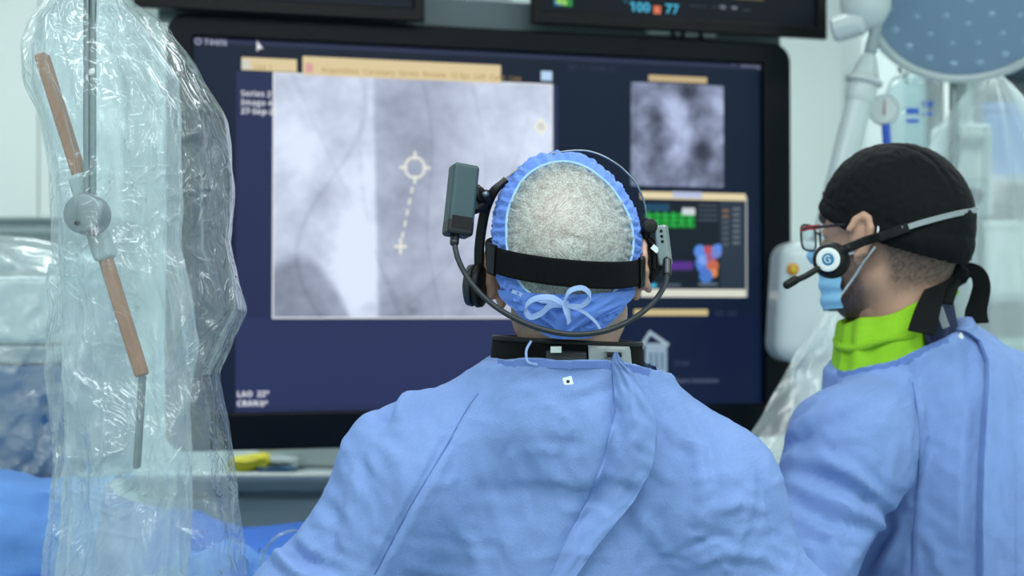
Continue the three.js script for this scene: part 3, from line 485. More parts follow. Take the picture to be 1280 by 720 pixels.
// ---------------------------------------------------------------- right background: lamp, infusion stand, bags, pendant
{ // mobile examination lamp: housing, inclined column, joint, round head
  const D = 2.75, t = thing('surgical_lamp', 'round surgical lamp with blue lens face on white inclined column', 'lamp', V(P(1000, 380, D).x, 0, -D));
  const p = (x, y) => P(x, y, D), r = (px) => px * D / FPX;
  const base = p(1010, 380), hx = p(1002, 378);
  part('housing', (() => { const g = box(r(74), r(150), 0.16, 0, 0, 0, 0.035); g.rotateZ(-0.06); g.translate(hx.x, hx.y, hx.z); return g; })(), M.whitePlastic, t, 'white rounded housing');
  const b = p(981, 338); const btn = part('button', lathe([[0, 0.006], [0.008, 0.006], [0.011, 0.003], [0.012, 0]], V(b.x, b.y, -D + 0.079), V(0, 0, 1), 20), M.amber, t, 'amber button'); part('button_mark', box(0.006, 0.01, 0.002, b.x, b.y, -D + 0.086), M.yellow, btn);
  part('column', merge([cyl(p(1008, 400), p(1074, 124), r(17), r(16.5), 28)]), M.whitePlastic, t);
  part('stand', merge([cyl(V(base.x, 0.12, base.z), V(base.x, hx.y - 0.08, base.z), 0.03), box(0.4, 0.05, 0.08, base.x, 0.1, base.z, 0.02), box(0.08, 0.05, 0.4, base.x, 0.1, base.z, 0.02)]), M.whitePlastic, t);
  for (const [dx, dz] of [[0.17, 0], [-0.17, 0], [0, 0.17], [0, -0.17]]) part('castor', lathe([[0, -0.015], [0.036, -0.015], [0.04, 0], [0.036, 0.015], [0, 0.015]], V(base.x + dx, 0.04, base.z + dz), V(1, 0, 0), 16), M.dark, t);
  const ax = p(1082, 90).sub(p(1074, 124)).normalize(), j = p(1074, 124);
  part('collar', lathe([[0.026, -0.006], [0.03, 0], [0.03, 0.026], [0.027, 0.03], [0.037, 0.032], [0.038, 0.04], [0.028, 0.044], [0.026, 0.055], [0.015, 0.085], [0.012, 0.09]], j, ax, 32), M.whitePlastic, t);
  part('neck', caps([p(1088, 64), p(1093, 45), p(1096, 22), p(1086, 6)], r(8), 30, 12), M.offGrey, t);
  const kn = p(1062, 32); part('knob', lathe([[0, -0.035], [0.022, -0.033], [0.026, -0.026], [0.026, 0.022], [0.02, 0.03], [0, 0.032]], kn, V(1, 0.25, 0.5), 24), M.whitePlastic, t);
  part('joint', (() => { const g = new THREE.SphereGeometry(0.05, 24, 18); g.scale(1, 1.15, 0.9); const q = p(1082, 2); g.translate(q.x, q.y, q.z); return g; })(), M.whitePlastic, t);
  // head
  const hc = P(1212, -4, D + 0.03), n = V(-0.16, -0.7, 0.68).normalize(), R = 0.205;
  part('head_shell', lathe([[0, -0.085], [0.06, -0.08], [0.14, -0.058], [0.19, -0.03], [R, -0.008], [R + 0.002, 0.004], [R - 0.004, 0.012], [R - 0.016, 0.015], [R - 0.02, 0.006]], hc, n, 64), M.whitePlastic, t);
  const face = part('lens_face', lathe([[0, 0.012], [0.1, 0.011], [0.16, 0.008], [R - 0.018, 0.004]], hc, n, 48), M.lampLens, t, 'blue-grey lens face');
  const ex = V(1, 0, 0).addScaledVector(n, -n.x).normalize(), ey = V(0, 0, 0).crossVectors(n, ex);
  const led = lathe([[0.0, 0.004], [0.005, 0.003], [0.008, 0.0015], [0.0095, 0]], V(0, 0, 0), n, 12);
  for (const [k, rad] of [[1, 0], [7, 0.055], [13, 0.105], [19, 0.155]]) for (let i = 0; i < k; i++) { const a = i / k * 2 * Math.PI + rad * 7, c = hc.clone().addScaledVector(n, 0.0105 - rad * 0.02).addScaledVector(ex, Math.cos(a) * rad).addScaledVector(ey, Math.sin(a) * rad); const g = led.clone(); g.translate(c.x, c.y, c.z); part('led_lens', g, M.ledLens, face); }
  part('yoke', caps([p(1082, 2), P(1120, -40, D + 0.02), P(1190, -62, D + 0.1)], 0.018, 30, 12), M.whitePlastic, t);
}
{ // infusion stand
  const D = 2.95, p = (x, y, d = D) => P(x, y, d), top = p(1192, 78), t = thing('infusion_stand', 'steel infusion stand with bent wire hooks below the lamp', 'stand', V(top.x, 0, top.z));
  part('pole', cyl(V(top.x, 0.05, top.z), V(top.x, top.y + 0.01, top.z), 0.0105), M.steelSoft, t);
  part('clamp', box(0.05, 0.035, 0.04, top.x, top.y + 0.002, top.z, 0.01), M.whitePlastic, t);
  for (const pts of [[p(1192, 80), p(1160, 84), p(1132, 76), p(1124, 86), p(1130, 94)], [p(1192, 78), p(1165, 76, D + 0.05), p(1140, 80, D + 0.12), p(1134, 90, D + 0.13)], [p(1192, 80), p(1220, 82), p(1238, 84), p(1243, 90), p(1240, 96)], [p(1192, 80), p(1224, 78, D + 0.1), p(1262, 80, D + 0.16), p(1266, 90, D + 0.16)]]) part('hook', caps(pts, 0.004, 40, 8), M.steel, t);
  part('foot', merge([0, 1, 2, 3, 4].map((i) => caps([V(top.x, 0.07, top.z), V(top.x + Math.cos(i * 1.2566) * 0.2, 0.05, top.z + Math.sin(i * 1.2566) * 0.2)], 0.014, 8, 8))), M.steelSoft, t);
  // two soft infusion bags
  const bag = (cx, y0, y1, hw, d, label) => {
    const b = thing('infusion_bag', label, 'infusion bag', p(cx, y1, d), 'infusion bags on the stand');
    part('pouch', sheet((u, v) => { const a = u * 2 * Math.PI, w = hw * (0.35 + 0.65 * sstep(0, 0.14, v)) * (1 - 0.5 * sstep(0.9, 1, v)), q = p(cx, lerp(y0, y1, v), d); return q.add(V(Math.cos(a) * w, 0.003 * noise3(a, v * 4, 2), Math.sin(a) * (0.006 + 0.022 * sstep(0, 0.5, v) * (1 - sstep(0.85, 1, v) * 0.8)))); }, 32, 40, 0.2, 0.3, true), M.bottleClear, b);
    const m = (y, h) => { const q = p(cx, y, d); return box(hw * 0.6, h, 0.002, q.x, q.y, q.z + 0.034, 0.0005); };
    const yy = lerp(y0, y1, 0.42); part('blue_print', merge([m(yy, 0.012), m(yy + 12, 0.007)]), M.blueInk, b, 'blue printed label');
    part('hanger', caps([p(cx, y0 - 4, d), p(cx - 3, y0 + 3, d), p(cx, y0 + 8, d)], 0.003, 10, 6), M.whitePlastic, b);
    part('outlet', cyl(p(cx, y1 - 2, d), p(cx, y1 + 14, d), 0.006), M.blueInk, b);
  };
  bag(1135, 96, 205, 0.042, D, 'clear infusion bag with blue print hanging behind the gauge');
  bag(1153, 92, 190, 0.04, D + 0.12, 'clear infusion bag hanging behind the other infusion bag');
  { // round gauge
    const g = thing('pressure_gauge', 'round white pressure gauge with blue connector beside the column', 'gauge', p(1105, 150, 2.85)), c = p(1105, 137, 2.85), R = 19 * 2.85 / FPX, n = V(-0.25, 0.05, 1).normalize();
    part('case', lathe([[0, -0.02], [R * 0.9, -0.02], [R, -0.012], [R, 0.006], [R * 0.93, 0.009], [R * 0.86, 0.005]], c, n, 36), M.whitePlastic, g);
    const dial = part('dial', lathe([[0, 0.005], [R * 0.88, 0.005]], c, n, 36), M.white, g);
    part('needle', cyl(c.clone().addScaledVector(n, 0.008).add(V(0, -0.012, 0)), c.clone().addScaledVector(n, 0.008).add(V(0.001, 0.02, 0)), 0.0018, 0.0008, 8), M.brown, dial);
    part('connector', cyl(p(1107, 156, 2.85), p(1109, 186, 2.85), 0.0085), M.blueInk, g, 'blue connector');
    part('hose', tube([p(1109, 186, 2.85), p(1112, 230, 2.9), p(1130, 330, 2.93), p(1170, 420, 2.94), p(1190, 470, 2.935)], 0.005, 40, 8), M.whitePlastic, g);
    part('strap', tube([p(1107, 120, 2.85), p(1116, 100, 2.9), p(1128, 94, 2.95)], 0.004, 20, 8), M.whitePlastic, g);
  }
  { // clear bag hung from the right hook: gathered at the top, spreading downwards
    const apex = p(1240, 92), g = sheet((u, v) => {
      const a = u * 2 * Math.PI, y = lerp(92, 560, v), rr = lerp(0.012, 0.2, 1 - Math.exp(-v * 4.2)), pl = 1 + (0.16 * Math.sin(a * 9 + 2 * noise3(a, v, 1)) + 0.08 * Math.sin(a * 17 + v * 3)) * (1 - 0.5 * v);
      const q = p(1240 - 6 * v, y); return q.add(V(Math.cos(a) * rr * pl, 0, Math.sin(a) * rr * 0.7 * pl));
    }, 180, 90, 1.2, 0.8, true);
    const b = thing('hanging_plastic_cover', 'large clear plastic bag gathered at the hook and spreading downwards', 'plastic cover', apex);
    part('film', g, M.plasticSoft, b);
    part('gather_band', lathe([[0.014, -0.008], [0.018, 0], [0.014, 0.01]], p(1240, 97), V(0, 1, 0), 20), M.white, b);
  }
}
{ // sheet of plastic falling from the lamp housing to the table
  const g = sheet((u, v) => { const q = P(lerp(lerp(1028, 925, v), lerp(1100, 1040, v), u), lerp(385, 560, v) + 20 * u, lerp(2.6, 2.3, v)); return q.add(V(0, 0, 0.014 * Math.sin(u * 14 + v * 2) + 0.012 * noise3(u * 5, v * 4, 7) + 0.02 * u)); }, 60, 60, 0.3, 0.4);
  single('plastic_sheet', g, M.plasticSoft, 'clear plastic sheet stretched slanting below the white lamp housing', 'plastic sheet');
}
{ // ceiling pendant with a dark cable slot, and a shelf unit with a white box behind the hanging bag
  const D = 3.7, xa = P(1078, 100, D).x, xb = P(1200, 100, D).x, w = xb - xa, cx = (xa + xb) / 2, t = thing('ceiling_pendant', 'grey supply pendant column with dark vertical slot', 'pendant', V(cx, 1.2, -D));
  part('column', box(w, CEIL - 1.2, 0.25, cx, (CEIL + 1.2) / 2, -D - 0.125, 0.02), M.pendant, t);
  const s = P(1166, 100, D).x; part('slot', box(0.04, 0.62, 0.012, s, P(0, 60, D).y - 0.05, -D + 0.002, 0.003), M.dark, t, 'dark cable slot');
  part('front_rail', box(0.035, 0.9, 0.02, P(1186, 100, D).x, 2.0, -D + 0.01, 0.004), M.white, t);
  for (let i = 0; i < 3; i++) { const o = part('outlet', lathe([[0, 0.014], [0.026, 0.014], [0.03, 0.01], [0.03, 0]], V(P(1100 + i * 26, 200, D).x, 1.55, -D), V(0, 0, 1), 20), M.white, t); part('outlet_ring', lathe([[0.012, 0.016], [0.016, 0.018], [0.018, 0.014]], V(P(1100 + i * 26, 200, D).x, 1.55, -D), V(0, 0, 1), 16), M.blueInk, o); }
}
{
  const z = Z0 + 0.013, xa = P(1212, 200, 4.25).x, xb = xa + 0.62, cx = (xa + xb) / 2, t = thing('storage_shelf', 'tall grey storage shelf against the back wall', 'shelf', V(cx, 0, z + 0.17));
  for (const x of [xa, xb]) part('side_panel', box(0.02, 2.4, 0.34, x, 1.2, z + 0.17, 0.003), M.offGrey, t);
  part('back_panel', box(xb - xa, 2.4, 0.01, cx, 1.2, z + 0.005), M.wallGrey, t);
  for (let i = 0; i < 7; i++) part('shelf_board', box(xb - xa - 0.02, 0.02, 0.33, cx, 0.12 + i * 0.36, z + 0.17, 0.003), M.offGrey, t);
  const tones = [['white', M.white], ['pale blue', M.drapeLight], ['grey', M.pendant], ['pale green', S({ color: 0xa9c8b8, roughness: 0.5 })]];
  for (let i = 1; i < 7; i++) for (let k = 0; k < 2; k++) {
    const [tone, mat] = tones[(i + k * (1 + i % 2)) % 4], other = tones[(i + (1 - k) * (1 + i % 2)) % 4][0], bx = xa + 0.17 + k * 0.28, by = 0.13 + i * 0.36, b = thing('storage_box', `${tone} lidded box beside the ${other} one on the shelf's ${['', 'second', 'third', 'fourth', 'fifth', 'sixth', 'seventh'][i]} board`, 'box', V(bx, by, z + 0.17), 'storage boxes on the shelf');
    part('body', box(0.24, 0.2, 0.26, bx, by + 0.1, z + 0.18, 0.01), mat, b); part('lid', box(0.25, 0.03, 0.27, bx, by + 0.215, z + 0.18, 0.008), mat, b);
  }
}
{ // white monitor arm cabinet seen through the hanging bag
  const D = 3.3, q = P(1203, 240, D), t = thing('infusion_pump', 'white infusion pump with round grey knob on the stand pole', 'pump', V(q.x, q.y - 0.12, -D + 0.2)), z = -3.03;
  const p = P(1203, 215, 3.0); part('body', box(0.11, 0.2, 0.1, p.x, p.y, -3.01, 0.015), M.whitePlastic, t); const f = part('front', box(0.09, 0.1, 0.006, p.x, p.y + 0.03, -2.958, 0.002), M.white, t); part('readout', box(0.06, 0.025, 0.004, p.x, p.y + 0.055, -2.954), M.offGrey, f);
  part('knob', lathe([[0, 0.02], [0.014, 0.02], [0.016, 0.012], [0.018, 0]], V(p.x + 0.01, p.y - 0.055, -2.96), V(0, 0, 1), 20), M.grey, t);
}

// ---------------------------------------------------------------- hanging shield arm and its clear cover
{
  const D = 1.62, p = (x, y, d = D) => P(x, y, d), r = D / FPX;
  const A = 1.575, pa = (x, y, d = A) => P(x, y, d);
  const top = pa(112, 20), t = thing('shield_arm', 'steel shield arm with round clamp and slanting brown bar inside plastic', 'shield arm', p(112, 300));
  part('rod', caps([pa(108.5, 250), pa(108.5, 40), V(pa(108.5, 0).x, 2.2, -A)], 4.2 * r, 30, 14), M.steel, t);
  part('rod', caps([pa(116, 250), pa(116, 40), V(pa(116, 0).x, 2.2, -A)], 4.2 * r, 30, 14), M.steel, t);
  part('suspension_tube', cyl(V(top.x, 2.18, top.z), V(top.x, CEIL, top.z), 0.02), M.whitePlastic, t); part('ceiling_plate', lathe([[0, 0], [0.09, 0], [0.09, -0.02], [0.06, -0.03], [0, -0.03]], V(top.x, CEIL, top.z), V(0, 1, 0), 32), M.whitePlastic, t);
  const ax = V(-0.12, 0.08, 1).normalize(), c = pa(111, 269), R = 25 * r;
  const disc = part('clamp_disc', lathe([[0, 0.02], [R * 0.86, 0.02], [R * 0.96, 0.017], [R, 0.012], [R, -0.008], [R * 0.9, -0.012], [0, -0.012]], c, ax, 48), M.steelSoft, t);
  const sc = pa(97, 279, A - 0.021); part('screw', lathe([[0, 0.003], [0.0025, 0.003], [0.0032, 0]], sc, ax, 14), M.dark, disc);
  // slanting bar and its two clamps
  const a = p(52, 68, A + 0.022), b = p(178, 470, A + 0.022), dir = b.clone().sub(a).normalize();
  const bar = (from, to, w, d, off = 0) => { const m = from.clone().add(to).multiplyScalar(0.5), L = from.distanceTo(to), g = box(w, L, d, 0, 0, 0, Math.min(w, d) * 0.25); g.applyQuaternion(new THREE.Quaternion().setFromUnitVectors(V(0, -1, 0), to.clone().sub(from).normalize())); g.translate(m.x, m.y, m.z + off); return g; };
  part('bar', bar(a, b, 15 * r, 0.02), M.brown, t, 'brown slanting bar');
  const at = (k) => a.clone().lerp(b, k);
  part('bar_clamp', bar(at(0.375), at(0.45), 24 * r, 0.03), M.offGrey, t); part('bar_clamp', bar(at(0.545), at(0.64), 23 * r, 0.03), M.offGrey, t);
  part('bar_tip', bar(b, p(171, 585, A + 0.022), 7 * r, 0.014), M.grey, t, 'dark lower end of the bar');
  // covers
  const L = [[-260, 95], [-120, 88], [-40, 78], [0, 70], [35, 42], [65, 34], [105, 36], [150, 56], [220, 68], [290, 74], [380, 74], [470, 71], [560, 79], [640, 74], [720, 68], [850, 70], [980, 76]];
  const Rr = [[-260, 130], [-120, 140], [-40, 150], [0, 166], [35, 213], [85, 248], [150, 283], [235, 290], [300, 286], [345, 296], [388, 306], [430, 288], [468, 272], [530, 284], [600, 291], [660, 296], [720, 303], [850, 284], [980, 270]];
  const R2 = [[-260, 126], [-120, 134], [-40, 142], [0, 155], [50, 196], [100, 226], [160, 229], [240, 225], [300, 222], [380, 240], [440, 246], [520, 236], [600, 240], [720, 236], [850, 240], [980, 240]];
  const tab = (T, y) => { let i = 0; while (i < T.length - 2 && T[i + 1][0] < y) i++; const [y0, a0] = T[i], [y1, b0] = T[i + 1]; return lerp(a0, b0, sstep(0, 1, clamp((y - y0) / (y1 - y0), 0, 1)) * 0.4 + 0.6 * clamp((y - y0) / (y1 - y0), 0, 1)); };
  // crumple: flat facets that meet in sharp creases, heights interpolated over triangles
  const hash = (i, j, k) => { const x = Math.sin(i * 127.1 + j * 311.7 + k * 74.7) * 43758.5453; return x - Math.floor(x); };
  const tri = (x, y, n, k) => { const i = Math.floor(x), j = Math.floor(y), fx = x - i, fy = y - j, h = (a, b) => hash(((i + a) % n + n) % n, j + b, k) - 0.5; return (hash(i, j, k + 5) > 0.5) ? (fx > fy ? h(0, 0) * (1 - fx) + h(1, 0) * (fx - fy) + h(1, 1) * fy : h(0, 0) * (1 - fy) + h(0, 1) * (fy - fx) + h(1, 1) * fx) : (fx + fy < 1 ? h(0, 0) * (1 - fx - fy) + h(1, 0) * fx + h(0, 1) * fy : h(1, 1) * (fx + fy - 1) + h(0, 1) * (1 - fx) + h(1, 0) * (1 - fy)); };
  // sharp pinched folds in the film, as lines [points, width, height]
  const pinch = [[[[118, 90], [128, 150], [140, 215]], 4, 0.006], [[[163, 285], [170, 330], [182, 400], [178, 460]], 5, 0.012], [[[180, 300], [190, 345], [195, 400]], 4, 0.008], [[[225, 264], [260, 250], [292, 236]], 4, 0.01], [[[218, 308], [250, 275], [292, 238]], 4, 0.009], [[[200, 120], [190, 160], [205, 230]], 5, 0.007], [[[170, 480], [172, 560], [170, 705]], 4, 0.01], [[[105, 560], [140, 562], [172, 566]], 4, 0.009], [[[225, 440], [225, 520], [215, 600]], 5, 0.007], [[[250, 470], [262, 540], [258, 620]], 5, 0.009], [[[80, 470], [90, 540], [120, 600]], 4, 0.006], [[[88, 630], [110, 660], [130, 690]], 4, 0.008], [[[268, 430], [262, 500], [275, 560]], 5, 0.009], [[[245, 120], [262, 160], [268, 200]], 4, 0.007], [[[248, 187], [262, 180], [278, 174]], 4, 0.008], [[[140, 60], [170, 75], [205, 80]], 4, 0.008], [[[120, 20], [160, 22], [205, 60]], 4, 0.007], [[[66, 60], [80, 110], [96, 170]], 4, 0.006], [[[240, 640], [262, 655], [285, 690]], 4, 0.009], [[[228, 330], [255, 345], [285, 388]], 4, 0.009], [[[205, 610], [212, 650], [208, 712]], 4, 0.008]];
  const more = (n) => { const o = []; for (let i = 0; i < n; i++) { const y = rnd() * 720, x = lerp(70, 290, rnd()), a = rnd() < 0.65 ? 1.35 + 0.6 * (rnd() - 0.5) : rnd() * 3.1, l = 14 + rnd() * 45; o.push([[[x - Math.cos(a) * l, y - Math.sin(a) * l], [x + 6 * (rnd() - 0.5), y], [x + Math.cos(a) * l, y + Math.sin(a) * l]], 2.5 + 2 * rnd(), 0.003 + 0.004 * rnd()]); } return o; };
  const pinches = (list) => (x, y) => { let h = 0; for (const [pts, w, amp] of list) { let best = 1e9, tt = 0; for (let s = 0; s < pts.length - 1; s++) { const [ax, ay] = pts[s], [bx, by] = pts[s + 1], dx = bx - ax, dy = by - ay, t = clamp(((x - ax) * dx + (y - ay) * dy) / (dx * dx + dy * dy), 0, 1), d = Math.hypot(x - ax - dx * t, y - ay - dy * t); if (d < best) { best = d; tt = (s + t) / (pts.length - 1); } } if (best < w * 5) h += amp * Math.exp(-best / w) * Math.sin(Math.PI * clamp(0.06 + tt * 0.88, 0, 1)); } return h; };
  const cover = (LT, RT, depth, back, ph, y0, y1, amp, pin) => {
    return sheet((u, v) => {
      const y = lerp(y0, y1, v), xl = tab(LT, y), xr = tab(RT, y), a = u * 2 * Math.PI, c = Math.cos(a), s = Math.sin(a), e = (x, k) => Math.sign(x) * Math.pow(Math.abs(x), k);
      const cx = (xl + xr) / 2, hw = (xr - xl) / 2, q = p(cx, y, D + back), nv = y / 100, body = sstep(-60, 120, y);
      const side = 1 - 0.75 * Math.pow(Math.abs(c), 6);   // keep the outline where it is measured
      const wx = 0.4 * tri(u * 7, nv * 1.3, 7, ph + 9), wy = 0.35 * tri(u * 6, nv * 1.1, 6, ph + 17);
      const vert = ridged(c * 1.6 + ph, nv * 0.25, s * 1.6) * 0.012 + tri(u * 16 + wx, nv * 0.55 + wy, 16, ph) * 0.026;
      const cr = tri(u * 12 + wx + nv * 0.0, nv * 1.5 + wy, 12, ph + 1) * 0.016 + tri(u * 30 + wx * 2, nv * 3.4 + wy * 2, 30, ph + 2) * 0.0065 + tri(u * 70, nv * 7, 70, ph + 3) * 0.0018;
      const k = (vert + cr) * amp * side * (0.35 + 0.65 * body), dz = depth * (0.35 + 0.65 * body);
      return q.add(V(e(c, 0.8) * hw * r + c * k * 0.5, cr * 0.4 * side, e(s, 0.8) * dz + e(s, 0.5) * k + (s > 0 ? pin(cx + e(c, 0.8) * hw, y) * Math.min(1, s * 2.5) : 0)));
    }, 380, 420, 0.7, 1.0, true);
  };
  single('clear_cover', cover(L, Rr, 0.1, 0.02, 3, -260, 980, 1.0, pinches([...pinch, ...more(45)])), M.plasticClear, 'outer clear crinkled plastic bag hanging over the shield arm', 'plastic cover');
  single('inner_cover', cover(L.map(([y, x]) => [y, x + 7]), R2, 0.04, 0.055, 11, -255, 960, 1.0, pinches(more(60))), M.plastic, 'inner milky folded plastic bag wrapped round the shield arm', 'plastic cover');
}

// ---------------------------------------------------------------- people
// frame of a head: x to its left, y up, z the way the face looks
function frameOf(c, yaw, pitch, roll, k = 1) { // yaw 0 looks along -z; positive turns the face to the picture's left
  const q = new THREE.Quaternion().setFromEuler(new THREE.Euler(pitch, Math.PI + yaw, roll, 'YXZ')), m = new THREE.Matrix4().compose(c, q, V(k, k, k)), inv = m.clone().invert(), e = inv.elements;
  return { c, q, m, to: (x, y, z) => V(x, y, z).applyMatrix4(m), dir: (x, y, z) => V(x, y, z).applyQuaternion(q), loc: (x, y, z) => [e[0] * x + e[4] * y + e[8] * z + e[12], e[1] * x + e[5] * y + e[9] * z + e[13], e[2] * x + e[6] * y + e[10] * z + e[14]], wrap: (f) => (x, y, z) => k * f(e[0] * x + e[4] * y + e[8] * z + e[12], e[1] * x + e[5] * y + e[9] * z + e[13], e[2] * x + e[6] * y + e[10] * z + e[14]) };
}
const skullL = join([ellipsoid(V(0, 0.02, -0.012), V(0.077, 0.1, 0.098)), ellipsoid(V(0, -0.01, -0.045), V(0.064, 0.075, 0.062))], 0.03);
const headL = (() => {
  const base = join([skullL, ellipsoid(V(0, -0.042, 0.03), V(0.06, 0.07, 0.058)), capsule(V(0, -0.098, 0.058), V(0, -0.09, 0.05), 0.022, 0.028), capsule(V(-0.045, -0.07, 0.0), V(0.0, -0.095, 0.055), 0.022, 0.02), capsule(V(0.045, -0.07, 0.0), V(0.0, -0.095, 0.055), 0.022, 0.02), capsule(V(0, -0.05, -0.028), V(0, -0.2, -0.016), 0.055, 0.056), capsule(V(-0.035, 0.03, 0.076), V(0.035, 0.03, 0.076), 0.012, 0.012)], 0.03);
  const nose = join([capsule(V(0, 0.012, 0.088), V(0, -0.028, 0.108), 0.007, 0.011), capsule(V(-0.01, -0.034, 0.096), V(0.01, -0.034, 0.096), 0.0075, 0.0075)], 0.01);
  const lips = join([capsule(V(-0.02, -0.062, 0.082), V(0.02, -0.062, 0.082), 0.006, 0.006), capsule(V(-0.016, -0.071, 0.081), V(0.016, -0.071, 0.081), 0.0065, 0.0065)], 0.004);
  const eyes = [-1, 1].map((s) => ellipsoid(V(s * 0.031, 0.006, 0.089), V(0.017, 0.011, 0.012))), balls = [-1, 1].map((s) => ellipsoid(V(s * 0.031, 0.006, 0.078), V(0.0125, 0.0115, 0.0125)));
  const ears = [-1, 1].map((s) => { // rim, bowl and lobe
    const rim = []; for (let i = 0; i <= 7; i++) { const a = -1.9 + i * 0.62; rim.push(V(s * (0.089 + 0.012 * Math.max(0, -Math.cos(a)) + (i > 4 ? 0.004 : 0.006)), -0.012 + Math.sin(a + 0.35) * 0.029, -0.007 - Math.cos(a) * 0.017)); }
    const seg = []; for (let i = 0; i < 7; i++) seg.push(capsule(rim[i], rim[i + 1], 0.0048, 0.0048));
    seg.push(ellipsoid(V(s * 0.089, -0.012, -0.004), V(0.007, 0.027, 0.017)), ellipsoid(V(s * 0.083, -0.043, 0.002), V(0.006, 0.011, 0.009)));
    return join(seg, 0.006);
  });
  return (x, y, z) => { let d = smin(base(x, y, z), nose(x, y, z), 0.014); d = smin(d, lips(x, y, z), 0.006); for (const e of eyes) d = smax(d, -e(x, y, z), 0.01); for (const e of balls) d = Math.min(d, e(x, y, z)); for (const e of ears) d = smin(d, e(x, y, z), 0.008); return d; };
})();
// a hand along +z from the wrist at the origin, palm down; five fingers of different lengths, bent
function handField(frame, side) {
  const F = [[-0.032, 0.086, 0.068], [-0.011, 0.092, 0.08], [0.011, 0.09, 0.074], [0.031, 0.083, 0.058]], list = [ellipsoid(V(0, 0, 0.05), V(0.042, 0.016, 0.05)), capsule(V(0, 0, -0.03), V(0, 0, 0.02), 0.027, 0.028)];
  for (const [x, z, l] of F) { const a = V(x * 0.9, 0, z - 0.02), b = V(x * 1.12, 0.004, z + l * 0.42), c = V(x * 1.14, -0.016, z + l * 0.75), d = V(x * 1.1, -0.036, z + l * 0.92); list.push(join([capsule(a, b, 0.0098, 0.0092), capsule(b, c, 0.0092, 0.0085), capsule(c, d, 0.0085, 0.0075)], 0.004)); }
  const s = side; list.push(join([capsule(V(s * 0.03, -0.004, 0.03), V(s * 0.058, -0.012, 0.062), 0.014, 0.011), capsule(V(s * 0.058, -0.012, 0.062), V(s * 0.064, -0.022, 0.094), 0.011, 0.009)], 0.006));
  const f = join(list, 0.006); return frame.wrap(f);
}
function paint(g, f) { const p = g.attributes.position, n = g.attributes.normal, c = new Float32Array(p.count * 3), col = new THREE.Color(); for (let i = 0; i < p.count; i++) { f(p.getX(i), p.getY(i), p.getZ(i), col, n); c.set([col.r, col.g, col.b], 3 * i); } g.setAttribute('color', new THREE.BufferAttribute(c, 3)); return g; }
function mergeColored(list) { return mergeGeometries(list.map((g) => { const q = g.clone(); for (const k of Object.keys(q.attributes)) if (!['position', 'normal', 'uv', 'color'].includes(k)) q.deleteAttribute(k); return q; })); }
// body of a person below the neck, hidden by the gown, with its two gloved hands
function trunk(sk, skin) {
  const f = join([capsule(sk.neckTop, sk.neck, 0.05, 0.05), capsule(sk.neck, sk.chest, 0.05, 0.09), capsule(sk.shL, sk.shR, 0.035, 0.035), capsule(sk.chest, sk.hip, 0.095, 0.11), capsule(sk.shL, sk.elL, 0.05, 0.04), capsule(sk.elL, sk.wrL, 0.04, 0.028), capsule(sk.shR, sk.elR, 0.05, 0.04), capsule(sk.elR, sk.wrR, 0.04, 0.028), ...[-1, 1].flatMap((s) => { const h = sk.hip.clone().addScaledVector(sk.left, s * 0.09).add(V(0, -0.06, 0)), k = V(h.x, 0.5, h.z).addScaledVector(sk.fwd, 0.03), a = V(h.x, 0.09, h.z); return [capsule(h, k, 0.085, 0.058), capsule(k, a, 0.058, 0.04), capsule(V(a.x, 0.045, a.z).addScaledVector(sk.fwd, -0.03), V(a.x, 0.035, a.z).addScaledVector(sk.fwd, 0.17), 0.044, 0.034)]; })], 0.03);
  const all = [sk.neckTop, sk.shL, sk.shR, sk.elL, sk.elR, sk.wrL, sk.wrR, sk.hip], b = new THREE.Box3().setFromPoints(all).expandByScalar(0.2); b.min.y = 0.0;
  const g = nets(f, b.min, b.max, 0.013); paint(g, (x, y, z, c) => c.setRGB(...(y < 0.12 ? [0.8, 0.82, 0.82] : y < 1.42 ? [0.12, 0.25, 0.5] : skin))); return g;
}
function handGeo(wrist, dir, side, skin) { const q = new THREE.Quaternion().setFromRotationMatrix(new THREE.Matrix4().makeBasis(V(0, 1, 0).cross(dir).normalize(), V(0, 1, 0).addScaledVector(dir, -dir.y).normalize(), dir.clone())); const m = new THREE.Matrix4().compose(wrist, q, V(1, 1, 1)), e = m.clone().invert().elements; const fr = { wrap: (f) => (x, y, z) => f(e[0] * x + e[4] * y + e[8] * z + e[12], e[1] * x + e[5] * y + e[9] * z + e[13], e[2] * x + e[6] * y + e[10] * z + e[14]) }; const f = handField(fr, side), c = wrist.clone().addScaledVector(dir, 0.07), g = nets(f, c.clone().addScalar(-0.14), c.clone().addScalar(0.14), 0.0032); paint(g, (x, y, z, col) => col.setRGB(...skin)); return g; }

// sheet wrapped round a head, given by directions from its centre: th(phi) angles from an axis
function headSheet(field, o, ax, up, lim, off, nphi, nth, wr, su = 0.5, sv = 0.12) {
  const e1 = V(0, 0, 0).crossVectors(up, ax).normalize(), e2 = V(0, 0, 0).crossVectors(ax, e1); // phi 0 = e1 (to one side), 90 deg = up
  const g = sheet((u, v) => { const ph = u * 2 * Math.PI, [t0, t1] = lim(ph), th = lerp(t0, t1, v), d = ax.clone().multiplyScalar(Math.cos(th)).addScaledVector(e1, Math.sin(th) * Math.cos(ph)).addScaledVector(e2, Math.sin(th) * Math.sin(ph)); const r = reach(field, o, d) + (typeof off === 'function' ? off(ph, v) : off) + wr(ph, th, v, d); return o.clone().addScaledVector(d, r); }, nphi, nth, su, sv, true); return planarUV(g);
}
const deg = Math.PI / 180;
function flatUV(g, k) { const p = g.attributes.position, uv = g.attributes.uv; for (let i = 0; i < p.count; i++) uv.setXY(i, p.getX(i) * k, p.getY(i) * k); return g; }

